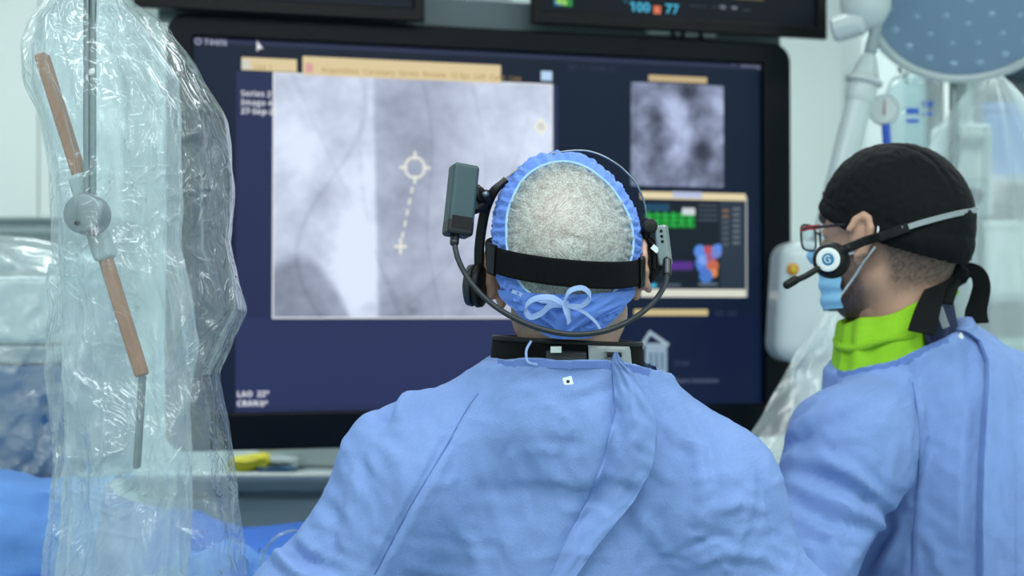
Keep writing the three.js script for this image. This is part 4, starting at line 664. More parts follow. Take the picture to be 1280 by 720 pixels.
// ================================================================= first surgeon: seen from behind
const W = P;
{
  const skin = [0.52, 0.3, 0.21];
  const hf = frameOf(W(708, 327, 1.63), -0.1, 0.08, -0.06, 0.94), skull = hf.wrap(skullL), head = hf.wrap(headL);
  const sk = { neckTop: hf.to(0, -0.12, -0.008), neck: W(712, 500, 1.65), chest: W(705, 640, 1.7), shL: W(515, 590, 1.64), shR: W(885, 600, 1.64), elL: W(372, 785, 1.62), elR: W(1000, 800, 1.62), wrL: W(560, 690, 1.93), wrR: W(850, 690, 1.95), hip: V(W(705, 600, 1.7).x, 0.95, -1.72), left: V(-1, 0, 0), fwd: V(0, 0, -1) };
  const person = thing('person', 'person in blue gown and net-topped cap, seen from behind, wearing camera headset', 'person', V(sk.hip.x, 0, -1.7));
  const hg = nets(head, hf.c.clone().add(V(-0.16, -0.23, -0.17)), hf.c.clone().add(V(0.16, 0.17, 0.17)), 0.0032);
  paint(hg, (x, y, z, c) => {
    const [lx, ly, lz] = hf.loc(x, y, z); c.setRGB(...skin); if (lz < 0.03 && ly > 0.0) c.setRGB(0.8, 0.44, 0.34);
    const scalp = sstep(0.0, 0.03, ly - 0.45 * lz - 0.02) , bald = Math.exp(-((lx / 0.05) ** 2 + ((ly - 0.05) / 0.06) ** 2)) * sstep(0.03, -0.05, lz);
    const nape = sstep(0.0, -0.04, lz) * sstep(-0.13, -0.08, ly) * (Math.abs(lx) < 0.085 ? 1 : 0);
    const grain = 0.5 + 0.5 * noise3(x * 420, y * 420, z * 420), hair = clamp(Math.max(scalp, nape) * (1 - 0.98 * bald), 0, 1) * (0.5 + 0.5 * grain);
    if (lz < 0.06) c.lerp(new THREE.Color().setRGB(0.13, 0.15, 0.15), hair * 0.75);
    if (ly > 0.017 && ly < 0.03 && lz > 0.075 && Math.abs(Math.abs(lx) - 0.03) < 0.02) c.setRGB(0.12, 0.1, 0.09);
    if (Math.hypot(Math.abs(lx) - 0.031, ly - 0.006) < 0.011 && lz > 0.08) c.setRGB(...(Math.hypot(Math.abs(lx) - 0.031, ly - 0.006) < 0.0055 ? [0.05, 0.03, 0.02] : [0.75, 0.74, 0.7]));
  });
  const glove = [0.75, 0.7, 0.6];
  part('body', mergeColored([hg, trunk(sk, skin), handGeo(sk.wrL, V(0.25, -0.1, -1).normalize(), 1, glove), handGeo(sk.wrR, V(-0.25, -0.1, -1).normalize(), -1, glove)]), M.skin, person);
  // gown
  const torso = [ellipsoid(W(704, 650, 1.71), V(0.195, 0.22, 0.168)), ellipsoid(V(sk.hip.x, 1.05, -1.71), V(0.2, 0.36, 0.165)), ellipsoid(V(sk.hip.x, 0.72, -1.72), V(0.235, 0.5, 0.19))];
  const limbs = [capsule(W(645, 518, 1.625), W(522, 596, 1.625), 0.052, 0.074), capsule(W(785, 530, 1.625), W(876, 620, 1.625), 0.05, 0.077), capsule(W(518, 600, 1.625), W(380, 800, 1.61), 0.076, 0.072), capsule(W(878, 616, 1.625), W(985, 805, 1.61), 0.078, 0.068), capsule(W(372, 785, 1.61), sk.wrL, 0.068, 0.042), capsule(W(985, 800, 1.61), sk.wrR, 0.068, 0.042), ellipsoid(W(714, 522, 1.628), V(0.115, 0.078, 0.102))];
  const nc = W(718, 484, 1.632), stand = (x, y, z) => { const dx = x - nc.x, dz = z - nc.z; return Math.max(Math.hypot(dx / 1.16, dz) - 0.096, y - nc.y - 0.36 * dz - 0.06 * Math.abs(dx), nc.y - 0.09 - y); };
  const gown1 = join([...torso, ...limbs], 0.055), gown0 = (x, y, z) => smin(gown1(x, y, z), stand(x, y, z), 0.02), neckHole = (x, y, z) => { const dx = x - nc.x, dz = z - nc.z; return Math.max(Math.hypot(dx / 1.16, dz) - 0.081, nc.y - 0.05 - y); }, hemCut = (y) => 0.36 - y;
  const gown = (x, y, z) => Math.max(smax(gown0(x, y, z), -neckHole(x, y, z), 0.003), hemCut(y));
  const gx = W(705, 640, 1.7).x;
  const gg = nets(gown, V(gx - 0.46, 1.1, -2.06), V(gx + 0.46, 1.5, -1.45), 0.0045), gl = nets(gown, V(gx - 0.46, 0.3, -2.06), V(gx + 0.46, 1.1 + 0.018, -1.45), 0.012);
  const lines = [
    [[[596, 486], [570, 530], [530, 600], [480, 690], [462, 725]], 5, -0.0032], [[[604, 486], [580, 532], [541, 602], [491, 692], [473, 725]], 7, 0.0022],
    [[[545, 484], [522, 495], [503, 510], [498, 530]], 13, 0.014], [[[504, 490], [490, 506], [474, 524]], 8, -0.016], [[[482, 504], [458, 519], [440, 548], [420, 580]], 14, 0.013],
    [[[352, 655], [360, 680], [378, 700], [402, 712], [430, 716]], 10, -0.009], [[[338, 668], [352, 695], [376, 716], [410, 728]], 12, 0.008],
    [[[590, 545], [604, 600], [622, 650], [642, 715]], 8, 0.0018], [[[700, 492], [735, 484], [768, 468]], 8, 0.003], [[[640, 478], [690, 470], [745, 466]], 8, -0.002],
    [[[765, 475], [775, 540], [760, 600], [725, 660], [690, 725]], 12, -0.006], [[[740, 500], [745, 540], [725, 600], [690, 660]], 16, 0.004],
    [[[845, 505], [872, 560], [880, 620], [872, 700]], 9, 0.003], [[[860, 505], [888, 562], [894, 620]], 7, -0.003], [[[960, 575], [985, 640], [1000, 720]], 10, 0.004], [[[935, 570], [962, 640], [980, 722]], 9, -0.004],
    [[[870, 705], [905, 690], [950, 696], [985, 716]], 7, 0.004], [[[850, 690], [890, 672], [930, 676]], 6, -0.003], [[[895, 640], [925, 628], [960, 640]], 7, 0.003], [[[905, 720], [930, 660], [940, 600]], 6, 0.003],
    [[[430, 575], [445, 620], [430, 680]], 12, 0.005], [[[470, 545], [500, 580], [505, 630]], 10, 0.003], [[[400, 620], [420, 650], [410, 700]], 8, -0.004], [[[560, 640], [590, 680], [600, 720]], 10, 0.003], [[[640, 540], [660, 580], [672, 640]], 10, -0.002], [[[810, 600], [800, 660], [780, 720]], 10, 0.003], [[[830, 520], [850, 548], [880, 560]], 9, 0.0035],
    ...creases(26, 340, 500, 540, 715, 1.2, 1.6), ...creases(26, 830, 1010, 570, 715, 0.5, 2.2), ...creases(30, 510, 830, 500, 715, 0.9, 2.6),
  ];
  folds(gg, lines, clothNoise(1)); planarUV(gg);
  const garment = part('gown', mergeGeometries([gg, gl].map((g) => { const q = g.clone(); return q; })), M.gown, person, 'pale blue surgical gown overlapping at the back');
  // neck hem
  const on1 = laidOn(gg), lay = (pts, lift) => pts.map(([x, y]) => on1(x, y, lift)).filter((q) => q);
  { const hem = []; for (let x = 622; x <= 812; x += 5) { const y = on1.top(x, 400, 1.622); if (y) { const q = on1(x, y + 6, 0.0012); if (q) hem.push(q); } } part('neck_hem', ribbon(hem, V(0, 1, 0.15), 0.0042, 0.0014, 120), M.gownEdge, garment, 'stitched neck hem'); }
  for (const pts of [[[598, 492], [585, 510], [568, 540], [548, 575], [528, 608], [505, 648], [484, 688], [468, 718]]]) part('seam', tube(lay(pts, -0.0002), 0.0011, 80, 6), M.gownEdge, garment);
  // overlapping back flap: a twisted, folded edge standing proud of the back
  const FL = [[440, 768, 772, 0.004], [455, 764, 782, 0.012], [470, 765, 795, 0.016], [490, 766, 806, 0.02], [515, 768, 818, 0.022], [540, 762, 823, 0.022], [565, 756, 820, 0.02], [595, 746, 813, 0.017], [625, 734, 795, 0.014], [655, 718, 771, 0.012], [690, 700, 742, 0.01], [725, 684, 716, 0.008], [760, 665, 690, 0.006]];
  const flap = sheet((u, v) => {
    const k = v * (FL.length - 1), i = Math.min(FL.length - 2, Math.floor(k)), t = k - i, q = FL[i].map((a, j) => lerp(a, FL[i + 1][j], t));
    const s = u < 0.72 ? u / 0.72 : 1 - (u - 0.72) / 0.28 * 0.35, under = u > 0.72 ? (u - 0.72) / 0.28 : 0, x = lerp(q[1], q[2], s), rise = 1.5 * q[3] * (u < 0.72 ? Math.pow(s, 0.75) : 1 - 0.85 * under) + 0.0016 * noise3(u * 4, v * 9, 3);
    return on1(x + 1.5 * noise3(v * 6, 2, 1), Math.max(q[0], 458), rise + 0.0015 * (u < 0.02 ? -1 : 1)).add(V(0, q[0] < 458 ? (458 - q[0]) * 1.54 / FPX : 0, 0));
  }, 44, 90, 0.08, 0.34);
  part('back_flap', flap, M.gown, garment, 'twisted free edge of the back overlap');
  // press stud patch
  { const c = on1(710, 477, 0.0008), n = nrm(gown, c), g = box(0.0105, 0.0105, 0.0016, 0, 0, 0, 0.0007); g.rotateZ(0.25); g.applyQuaternion(new THREE.Quaternion().setFromUnitVectors(V(0, 0, 1), n)); g.translate(c.x, c.y, c.z); const s = part('press_stud', g, M.white, garment); part('stud_hole', lathe([[0, 0.0014], [0.0018, 0.0014], [0.0022, 0]], c, n, 12), M.dark, s); }
  // thyroid collar
  { const c = W(709, 444, 1.63), rx = 0.083, rz = 0.08;
    const band = (a0, a1, y0, y1, k, n) => { const cs = [], ac = [], ou = []; for (let i = 0; i <= n; i++) { const a = lerp(a0, a1, i / n), o = V(Math.sin(a) * rx * k, 0, Math.cos(a) * rz * k), t = (y0 + y1) / 2 - 0.004 * Math.sin(a); cs.push(c.clone().add(o).add(V(0, t, 0))); ac.push(V(0, 1, 0).addScaledVector(o.clone().normalize(), -0.12)); ou.push(o.normalize()); } return strap(cs, ac, ou, (y1 - y0) / 2, 0.006); };
    const col = part('thyroid_collar', band(-2.6, 2.6, -0.03, 0.018, 1, 80), M.blackFabric, person, 'black padded neck shield');
    part('edge_piping', band(-2.6, 2.6, 0.014, 0.0195, 0.985, 80), M.black, col); part('silver_patch', band(0.22, 0.85, -0.03, 0.015, 1.05, 24), M.silver, col, 'silver reflective patch'); part('buckle', merge([band(0.42, 0.62, 0.002, 0.008, 1.11, 8), band(0.42, 0.62, -0.02, -0.014, 1.11, 8)]), M.black, col); part('strap_end', band(-0.3, 0.2, -0.034, 0.008, 1.03, 20), M.dark, col);
    part('white_loop', ribbon([W(664, 426, 1.54), W(658, 438, 1.537), W(660, 452, 1.537), W(672, 456, 1.537)], V(1, 0.1, 0.1), 0.0013, 0.001, 30), M.tie, col); part('tag', box(0.012, 0.007, 0.002, W(695, 437, 1.538).x, W(695, 437, 1.538).y, -1.538, 0.0006), M.white, col); }
  // cap: net crown, blue gathered sides, seam, ties
  const o = hf.to(0, 0.018, -0.02), ax = W(722, 292, 1.5).sub(o).normalize(), up = V(0, 1, 0);
  const capField = (() => { const nape = hf.wrap(join([skullL, capsule(V(0, -0.05, -0.028), V(0, -0.16, -0.03), 0.056, 0.056)], 0.04)); return nape; })();
  const interp = (tb) => (ph) => { const a = ((ph / deg) % 360 + 360) % 360; let i = 0; while (i < tb.length - 1 && tb[i + 1][0] <= a) i++; const [a0, v0] = tb[i], [a1, v1] = i + 1 < tb.length ? tb[i + 1] : [tb[0][0] + 360, tb[0][1]]; const t = (a - a0) / (a1 - a0); return lerp(v0, v1, t * t * (3 - 2 * t)) * deg; };
  const rim = interp([[0, 54], [30, 56], [60, 60], [90, 63], [120, 62], [150, 58], [180, 53], [210, 49], [240, 45], [270, 44], [300, 45], [330, 50]]), edge = interp([[0, 98], [45, 112], [90, 118], [135, 112], [180, 92], [205, 82], [225, 67], [250, 60], [270, 57], [290, 59], [315, 68], [335, 88]]);
  const puff = (ph) => 0.008 + 0.002 * Math.sin(ph * 3 + 1);
  part('cap_crown', flatUV(headSheet(capField, o, ax, up, (ph) => [0.0001, rim(ph)], (ph, v) => puff(ph) * (0.5 + 0.5 * v * v) + 0.001, 180, 60, (ph, th, v) => v ** 5 * (0.0016 * Math.sin(ph * 42 + 3 * noise3(Math.cos(ph) * 3, Math.sin(ph) * 3, 1)) + 0.001 * Math.sin(ph * 23)) + 0.0012 * v * noise3(Math.cos(ph) * v * 5, Math.sin(ph) * v * 5, 4)), 9), M.capNet, person, 'sheer pale net crown of the cap');
  part('cap_side', headSheet(capField, o, ax, up, (ph) => [rim(ph), edge(ph)], (ph, v) => puff(ph) + 0.004 * Math.sin(v * Math.PI), 260, 60, (ph, th, v) => 0.0026 * Math.sin(v * Math.PI) * ridged(Math.cos(ph) * 9 + v, Math.sin(ph) * 9, v * 2) + 0.002 * (1 - v) ** 2 * Math.sin(ph * 42 + 2 * noise3(Math.cos(ph) * 3, Math.sin(ph) * 3, 1)) + 0.0012 * ridged(Math.cos(ph) * 22, Math.sin(ph) * 22, v * 3) * Math.sin(v * Math.PI)), M.capBlue, person, 'blue gathered side of the cap');
  const rimPts = []; for (let i = 0; i < 120; i++) { const ph = i / 120 * 2 * Math.PI, th = rim(ph), e1 = V(0, 0, 0).crossVectors(up, ax).normalize(), e2 = V(0, 0, 0).crossVectors(ax, e1), d = ax.clone().multiplyScalar(Math.cos(th)).addScaledVector(e1, Math.sin(th) * Math.cos(ph)).addScaledVector(e2, Math.sin(th) * Math.sin(ph)); rimPts.push(o.clone().addScaledVector(d, reach(capField, o, d) + puff(ph) + 0.0016)); }
  part('cap_seam', tube(rimPts, 0.0016, 300, 8, true), M.capSeam, person, 'pale blue seam round the crown');
  const capF = (x, y, z) => capField(x, y, z) - 0.011, on = (x, y, l = 0.003) => hit(capF, x, y, l);
  // lower flap and bow
  part('cap_tail', sheet((u, v) => { const yl = lerp(352, 376, v), x = lerp(lerp(622, 690, v * v), lerp(795, 722, v * v), u), y = lerp(362 + 6 * Math.sin(u * 3.1), 424 - 34 * Math.abs(u - 0.5), v); return on(x, y, 0.001 + 0.004 * Math.sin(u * 3.14) * v + 0.0025 * ridged(u * 4 + v, v * 2, 3)); }, 60, 24, 0.2, 0.08), M.capBlue, person, 'blue lower edge of the cap drawn to a point');
  const bow = (pts, w, l = 0.007) => part('cap_tie', ribbon(pts.map(([x, y, k]) => on(x, y, l + (k || 0))), V(0.1, 1, 0), w, 0.0009, 50), M.tie, person, 'pale tie ribbon knotted at the back of the cap');
  bow([[704, 380, 0.004], [688, 372, 0.008], [668, 374, 0.01], [657, 386, 0.008], [662, 396, 0.006], [676, 392, 0.004], [688, 382, 0.003], [702, 381]], 0.0032);
  bow([[704, 380, 0.004], [712, 364, 0.01], [728, 360, 0.012], [738, 370, 0.008], [728, 382, 0.004], [708, 383, 0.002]], 0.0028);
  bow([[706, 378, 0.006], [710, 392, 0.006], [712, 404, 0.004]], 0.0048, 0.006); bow([[706, 382, 0.004], [726, 388, 0.004], [744, 402, 0.002], [752, 414, 0]], 0.0018); bow([[640, 364], [668, 374], [700, 380, 0.002]], 0.0022, 0.003);
  // ---- headset worn over the cap
  const hs = thing('camera_headset', 'black headset with side camera box, back strap and looping cable', 'headset', hf.c.clone());
  const bO = W(709, 322, 1.63), pL = W(609, 314, 1.63), pB = on(706, 341), pR = W(811, 333, 1.63), bn = V(0, 0, 0).crossVectors(pB.clone().sub(pL), pR.clone().sub(pL)).normalize(); if (bn.y < 0) bn.negate();
  const bo = bO.clone().addScaledVector(bn, -bO.clone().sub(pL).dot(bn)), bd = V(0, 0, 1).addScaledVector(bn, -bn.z).normalize(), bs = V(0, 0, 0).crossVectors(bn, bd).normalize();
  const cs = [], ac = [], ou = []; for (let i = 0; i <= 110; i++) { const a = lerp(-108, 108, i / 110) * deg, d = bd.clone().multiplyScalar(Math.cos(a)).addScaledVector(bs, Math.sin(a)), q = bo.clone().addScaledVector(d, reach(capF, bo, d) + 0.004); cs.push(q); const n = nrm(capF, q); const acr = bn.clone().addScaledVector(n, -bn.dot(n)).normalize(); ac.push(acr); ou.push(n); }
  part('strap', strap(cs, ac, ou, 0.0148, 0.0028), M.blackFabric, hs, 'wide black elastic strap');
  const near = (px) => { let b = 0, m = 1e9; cs.forEach((q, i) => { const d = Math.abs(toPx(q)[0] - px) + (q.z < bo.z ? 1e4 : 0); if (d < m) { m = d; b = i; } }); return b; };
  for (const px of [617, 799]) { const i = near(px), sl = [i - 3, i - 2, i - 1, i, i + 1, i + 2, i + 3].map((k) => clamp(k, 0, 110)); part('strap_slider', strap(sl.map((k) => cs[k].clone().addScaledVector(ou[k], 0.002)), sl.map((k) => ac[k]), sl.map((k) => ou[k]), 0.0175, 0.003), M.black, hs); }
  const fr = part('side_frame', (() => { const pts = [[632, 223, 1.6], [618, 236, 1.6], [607, 258, 1.605], [601, 285, 1.61], [598, 312, 1.612], [598, 338, 1.615]].map((q) => W(...q)); return ribbon(pts, V(0.75, 0.2, 0.6), 0.0062, 0.0045, 50); })(), M.black, hs);
  part('head_wire', tube([[632, 223, 1.6], [660, 204, 1.6], [691, 192, 1.6], [735, 189, 1.6], [771, 205, 1.6], [795, 230, 1.605], [806, 256, 1.607], [808, 280, 1.61]].map((q) => W(...q)), 0.0011, 80, 8), M.steel, hs, 'thin steel wire over the head');
  const ec = W(597, 357, 1.615), ea = V(1, -0.05, 0.28).normalize();
  part('ear_cushion', lathe([[0, 0.009], [0.019, 0.0095], [0.0245, 0.006], [0.0255, 0.001], [0.023, -0.0015], [0, -0.0015]], ec, ea, 32), M.black, hs); part('ear_cup', lathe([[0, -0.002], [0.022, -0.002], [0.0245, -0.005], [0.0235, -0.0105], [0.017, -0.013], [0, -0.0135]], ec, ea, 32), M.dark, hs);
  { // camera box
    const c = W(576, 251, 1.585), fr2 = new THREE.Quaternion().setFromEuler(new THREE.Euler(-0.1, 0.32, -0.1)), at = (g) => { g.applyQuaternion(fr2); g.translate(c.x, c.y, c.z); return g; };
    const cam = part('camera_box', at(box(0.03, 0.082, 0.028, 0, 0, 0, 0.0045)), M.camGreen, hs, 'slate green camera box'); part('end_cap', at(box(0.0304, 0.02, 0.0284, 0, -0.0312, 0, 0.0045)), M.camDark, cam); part('data_plate', at(box(0.024, 0.014, 0.001, 0, -0.027, 0.0143)), M.black, cam); part('status_mark', at(box(0.0012, 0.009, 0.004, 0.0156, -0.026, 0.004)), M.teal, cam); part('side_rail', at(box(0.006, 0.03, 0.016, 0.0172, 0.006, -0.002, 0.002)), M.camDark, cam);
    const mt = part('mount', merge([[599, 240, 10], [607, 243, 9]].map(([x, y, r], i) => lathe([[0, 0.004], [r * 0.0008, 0.004], [r * 0.0009, 0.002], [r * 0.0009, -0.004], [0, -0.004]], W(x, y + 3, 1.588 + i * 0.004), V(0.9, 0.1, 0.5), 20)).concat([caps([W(590, 262, 1.59), W(600, 258, 1.592), W(608, 250, 1.6)], 0.0065, 20, 10), caps([W(590, 250, 1.59), W(604, 262, 1.6)], 0.005, 12, 10)])), M.black, hs);
    part('mount_screw', lathe([[0, 0.005], [0.003, 0.005], [0.0035, 0]], W(606, 243, 1.582), V(0.5, 0.1, 0.9), 12), M.steelSoft, mt);
  }
  const cb = part('cable', tube([[569, 284, 1.582], [568, 300, 1.57], [572, 322, 1.56], [588, 352, 1.54], [615, 380, 1.525], [652, 402, 1.512], [692, 415, 1.506], [725, 418, 1.505], [762, 412, 1.51], [795, 396, 1.525], [820, 374, 1.545], [832, 352, 1.57], [834, 336, 1.582]].map((q) => W(...q)), 0.0031, 160, 12), M.dark, hs, 'dark looping cable'); part('strain_relief', merge([caps([W(569, 287, 1.58), W(568, 303, 1.568)], 0.0052, 8, 12), caps([W(834, 326, 1.585), W(834, 342, 1.578)], 0.005, 8, 12)]), M.camDark, cb);
  { // right-hand side: knob, clamp and small grey transmitter
    const c = W(829, 307, 1.6), q4 = new THREE.Quaternion().setFromEuler(new THREE.Euler(0, -0.25, 0.12)), at = (g) => { g.applyQuaternion(q4); g.translate(c.x, c.y, c.z); return g; };
    const b = part('transmitter', at(box(0.0145, 0.046, 0.02, 0, 0, 0, 0.003)), M.devGrey, hs, 'small grey transmitter with three dark holes'); for (let i = 0; i < 3; i++) part('hole', at(lathe([[0, 0.0006], [0.0017, 0.0006], [0.0019, 0]], V(0.001, 0.016 - i * 0.006, 0.01), V(0, 0, 1), 12)), M.black, b); part('plug', at(cyl(V(0.001, -0.03, 0), V(0, -0.022, 0), 0.004, 0.005, 14)), M.devGrey, b);
    part('knob', lathe([[0, 0.006], [0.0072, 0.006], [0.0085, 0.004], [0.0085, -0.004], [0, -0.005]], W(812, 283, 1.595), V(0.1, 0.1, 1), 24), M.black, hs);
    part('clamp', merge([caps([W(808, 278, 1.61), W(808, 300, 1.61), W(812, 325, 1.61), W(812, 348, 1.61)], 0.0058, 24, 10), caps([W(812, 300, 1.605), W(822, 312, 1.6), W(824, 330, 1.6), W(816, 346, 1.605)], 0.0045, 24, 10), box(0.01, 0.03, 0.016, W(820, 322, 1.606).x, W(820, 322, 1.606).y, -1.606, 0.003)]), M.black, hs); part('clip_label', (() => { const p = W(819, 311, 1.592), g = box(0.009, 0.006, 0.001); g.rotateZ(-0.7); g.translate(p.x, p.y, p.z); return g; })(), M.white, hs);
  }
}

// ================================================================= second surgeon: profile, black cap
{
  const skin = [0.5, 0.29, 0.2], yaw = 48 * deg;
  const hf = frameOf(W(1108, 290, 1.95), yaw, 0.06, 0.02, 0.93), skull = hf.wrap(skullL), head = hf.wrap(headL);
  const by = 50 * deg, fwd = V(-Math.sin(by), 0, -Math.cos(by)), left = V(-Math.cos(by), 0, Math.sin(by)), eyaw = by + Math.PI;
  const sk = { neckTop: hf.to(0, -0.12, -0.008), neck: W(1150, 440, 1.95), chest: W(1165, 600, 1.95), shL: W(1052, 555, 1.82), shR: W(1262, 515, 2.06), elL: W(985, 700, 1.75), elR: W(1290, 720, 2.16), wrL: W(915, 690, 2.0), wrR: W(1130, 680, 2.3), hip: V(W(1190, 600, 1.98).x, 0.95, -1.98), left, fwd };
  const person = thing('person', 'person in blue gown with black tied cap and lime collar, facing the display', 'person', V(sk.hip.x, 0, sk.hip.z));
  const hg = nets(head, hf.c.clone().add(V(-0.17, -0.23, -0.17)), hf.c.clone().add(V(0.17, 0.17, 0.17)), 0.0032);
  paint(hg, (x, y, z, c) => {
    const [lx, ly, lz] = hf.loc(x, y, z); c.setRGB(...skin); const g = 0.5 + 0.5 * noise3(x * 380, y * 380, z * 380), ear = Math.abs(lx) > 0.0795 ? 1 : 0;
    const beard = sstep(-0.018, -0.045, ly - 0.35 * Math.max(0, 0.04 - lz) + 0.0) * sstep(-0.005, 0.02, lz + 0.1 * (ly + 0.06)) * sstep(-0.15, -0.12, ly) , back = sstep(-0.02, -0.045, lz) * sstep(-0.115, -0.07, ly), burn = sstep(0.02, 0.005, Math.abs(lz - 0.008) * 0.9) * sstep(-0.05, 0.0, ly) * 0.6;
    c.lerp(new THREE.Color().setRGB(0.035, 0.03, 0.028), (1 - ear) * clamp(Math.max(beard * 0.9, back, burn), 0, 1) * (0.5 + 0.5 * g));
    if (ly > 0.017 && ly < 0.032 && lz > 0.07 && Math.abs(Math.abs(lx) - 0.032) < 0.022) c.setRGB(0.05, 0.04, 0.035);
    if (Math.hypot(Math.abs(lx) - 0.031, ly - 0.006) < 0.011 && lz > 0.08) c.setRGB(...(Math.hypot(Math.abs(lx) - 0.031, ly - 0.006) < 0.0055 ? [0.05, 0.03, 0.02] : [0.75, 0.74, 0.7]));
  });
  const glove = [0.75, 0.7, 0.6];
  part('body', mergeColored([hg, trunk(sk, skin), handGeo(sk.wrL, V(-0.5, -0.1, -0.8).normalize(), 1, glove), handGeo(sk.wrR, V(-0.9, -0.1, -0.3).normalize(), -1, glove)]), M.skin, person);
  // gown
  const parts = [ellipsoid(W(1180, 640, 1.96), V(0.185, 0.22, 0.135), -eyaw), ellipsoid(V(sk.hip.x, 1.05, sk.hip.z), V(0.2, 0.36, 0.15), -eyaw), ellipsoid(V(sk.hip.x, 0.72, sk.hip.z), V(0.235, 0.5, 0.2), -eyaw),
    capsule(W(1112, 492, 1.9), W(1064, 560, 1.815), 0.05, 0.072), capsule(W(1092, 508, 2.0), W(1120, 580, 2.02), 0.058, 0.08), capsule(W(1192, 458, 1.98), W(1268, 512, 2.06), 0.055, 0.072), capsule(W(1062, 562, 1.815), W(990, 715, 1.75), 0.073, 0.066), capsule(W(1268, 512, 2.06), W(1300, 720, 2.14), 0.073, 0.066), capsule(W(990, 715, 1.75), sk.wrL, 0.062, 0.042), capsule(W(1300, 720, 2.14), sk.wrR, 0.066, 0.045), ellipsoid(W(1168, 505, 1.965), V(0.12, 0.1, 0.09), -eyaw)];
  const nc = W(1121, 431, 1.945), plane = (dx, dz) => 0.36 * dx - 0.1 * dz;
  const stand = (x, y, z) => { const dx = x - nc.x, dz = z - nc.z; return Math.max(Math.hypot(dx, dz) - 0.097, y - nc.y - plane(dx, dz), nc.y - 0.1 - y); };
  const gown1 = join(parts, 0.05), gown0 = (x, y, z) => smin(gown1(x, y, z), stand(x, y, z), 0.025), hole = (x, y, z) => { const dx = x - nc.x, dz = z - nc.z; return Math.max(Math.hypot(dx, dz) - 0.08, nc.y - 0.06 + plane(dx, dz) - y); };
  const gown = (x, y, z) => Math.max(smax(gown0(x, y, z), -hole(x, y, z), 0.003), 0.36 - y);
  const c0 = W(1170, 600, 1.96);
  const gg = nets(gown, V(c0.x - 0.4, 1.12, -2.5), V(c0.x + 0.36, 1.56, -1.62), 0.005), gl = nets(gown, V(c0.x - 0.4, 0.3, -2.5), V(c0.x + 0.36, 1.12 + 0.018, -1.62), 0.013);
  const lines = [
    [[[1132, 435], [1142, 480], [1148, 540], [1146, 600], [1140, 725]], 4, -0.003], [[[1138, 435], [1148, 480], [1154, 540], [1152, 600], [1146, 725]], 6, 0.002],
    [[[1112, 655], [1070, 640], [1030, 622], [990, 606]], 11, 0.008], [[[1110, 645], [1066, 612], [1030, 598], [1000, 590]], 9, -0.008], [[[1100, 630], [1062, 590], [1030, 572], [985, 575]], 10, 0.006], [[[1108, 662], [1092, 690], [1070, 724]], 11, -0.012], [[[1120, 660], [1112, 690], [1098, 724]], 10, 0.008], [[[1105, 640], [1115, 660], [1108, 690]], 8, -0.01],
    [[[964, 548], [985, 524], [1010, 505]], 8, -0.007], [[[972, 556], [1000, 530], [1040, 510], [1080, 500]], 10, 0.005], [[[966, 572], [990, 552], [1020, 545]], 7, -0.005], [[[1020, 560], [1060, 540], [1100, 535]], 10, 0.003], [[[1148, 545], [1175, 550], [1190, 560]], 6, 0.002],
    [[[1120, 555], [1112, 590], [1108, 630]], 8, 0.004], [[[1176, 440], [1200, 470], [1212, 520]], 10, -0.003], [[[1150, 660], [1170, 690], [1180, 725]], 8, 0.003], [[[1210, 440], [1222, 520], [1216, 600], [1216, 725]], 9, -0.007], [[[1250, 480], [1262, 580], [1258, 720]], 10, 0.003], [[[1010, 650], [1040, 670], [1050, 710]], 10, 0.005], [[[990, 625], [1030, 650], [1070, 660]], 9, -0.005],
    ...creases(26, 975, 1120, 500, 715, 0.4, 2.0), ...creases(22, 1130, 1280, 450, 715, 1.3, 1.8),
  ];
  folds(gg, lines, clothNoise(1)); planarUV(gg);
  const garment = part('gown', mergeGeometries([gg, gl]), M.gown, person, 'pale blue surgical gown with a vertical back edge');
  const on2 = laidOn(gg); part('seam', tube([[1133, 446], [1141, 480], [1147, 520], [1149, 560], [1147, 610], [1143, 660], [1140, 718]].map(([x, y]) => on2(x, y, -0.0002)).filter((q) => q), 0.0012, 80, 6), M.gownEdge, garment);
  const E = [[398, 1192, 1218], [410, 1206, 1236], [425, 1222, 1252], [450, 1231, 1262], [480, 1231, 1266], [520, 1227, 1268], [570, 1223, 1268], [620, 1221, 1268], [680, 1221, 1268], [740, 1221, 1268]];
  part('back_flap', sheet((u, v) => { const k = v * (E.length - 1), i = Math.min(E.length - 2, Math.floor(k)), t = k - i, q = E[i].map((a, j) => lerp(a, E[i + 1][j], t)); const x = lerp(q[1], q[2], u < 0.12 ? 0.12 - u : u); return (on2(x, q[0] + 14 * (1 - v) ** 8, 0) ? on2 : (a, b, c) => hit(gown, a, b, c))(x, q[0] + 14 * (1 - v) ** 8, (u < 0.12 ? 0.002 : 0.013 * Math.pow(1 - (u - 0.12) / 0.88, 1.2)) + 0.003 + 0.001 * noise3(u * 3, v * 8, 2)); }, 26, 90, 0.06, 0.4), M.gown, garment, 'free vertical edge of the back overlap');
  { const hem = []; for (let x = 1046; x <= 1186; x += 5) { const y = on2.top(x, 380, 1.94); if (y) { const q = on2(x, y + 6, 0.0012); if (q) hem.push(q); } } part('neck_hem', ribbon(hem, V(0.2, 1, 0.15), 0.005, 0.0015, 100), M.gownEdge, garment, 'stitched neck hem'); }
  part('shirt_neck', (() => { const cs = [], ac = [], ou = []; for (let i = 0; i <= 30; i++) { const a = lerp(-2.1, -0.95, i / 30), dx = Math.sin(a) * 0.0815, dz = Math.cos(a) * 0.0815; cs.push(V(nc.x + dx, nc.y + plane(dx, dz) + 0.001, nc.z + dz)); ou.push(V(Math.sin(a), 0, Math.cos(a))); ac.push(V(0, 1, 0)); } return strap(cs, ac, ou, 0.007, 0.002); })(), M.teal, person, 'teal shirt edge inside the collar');
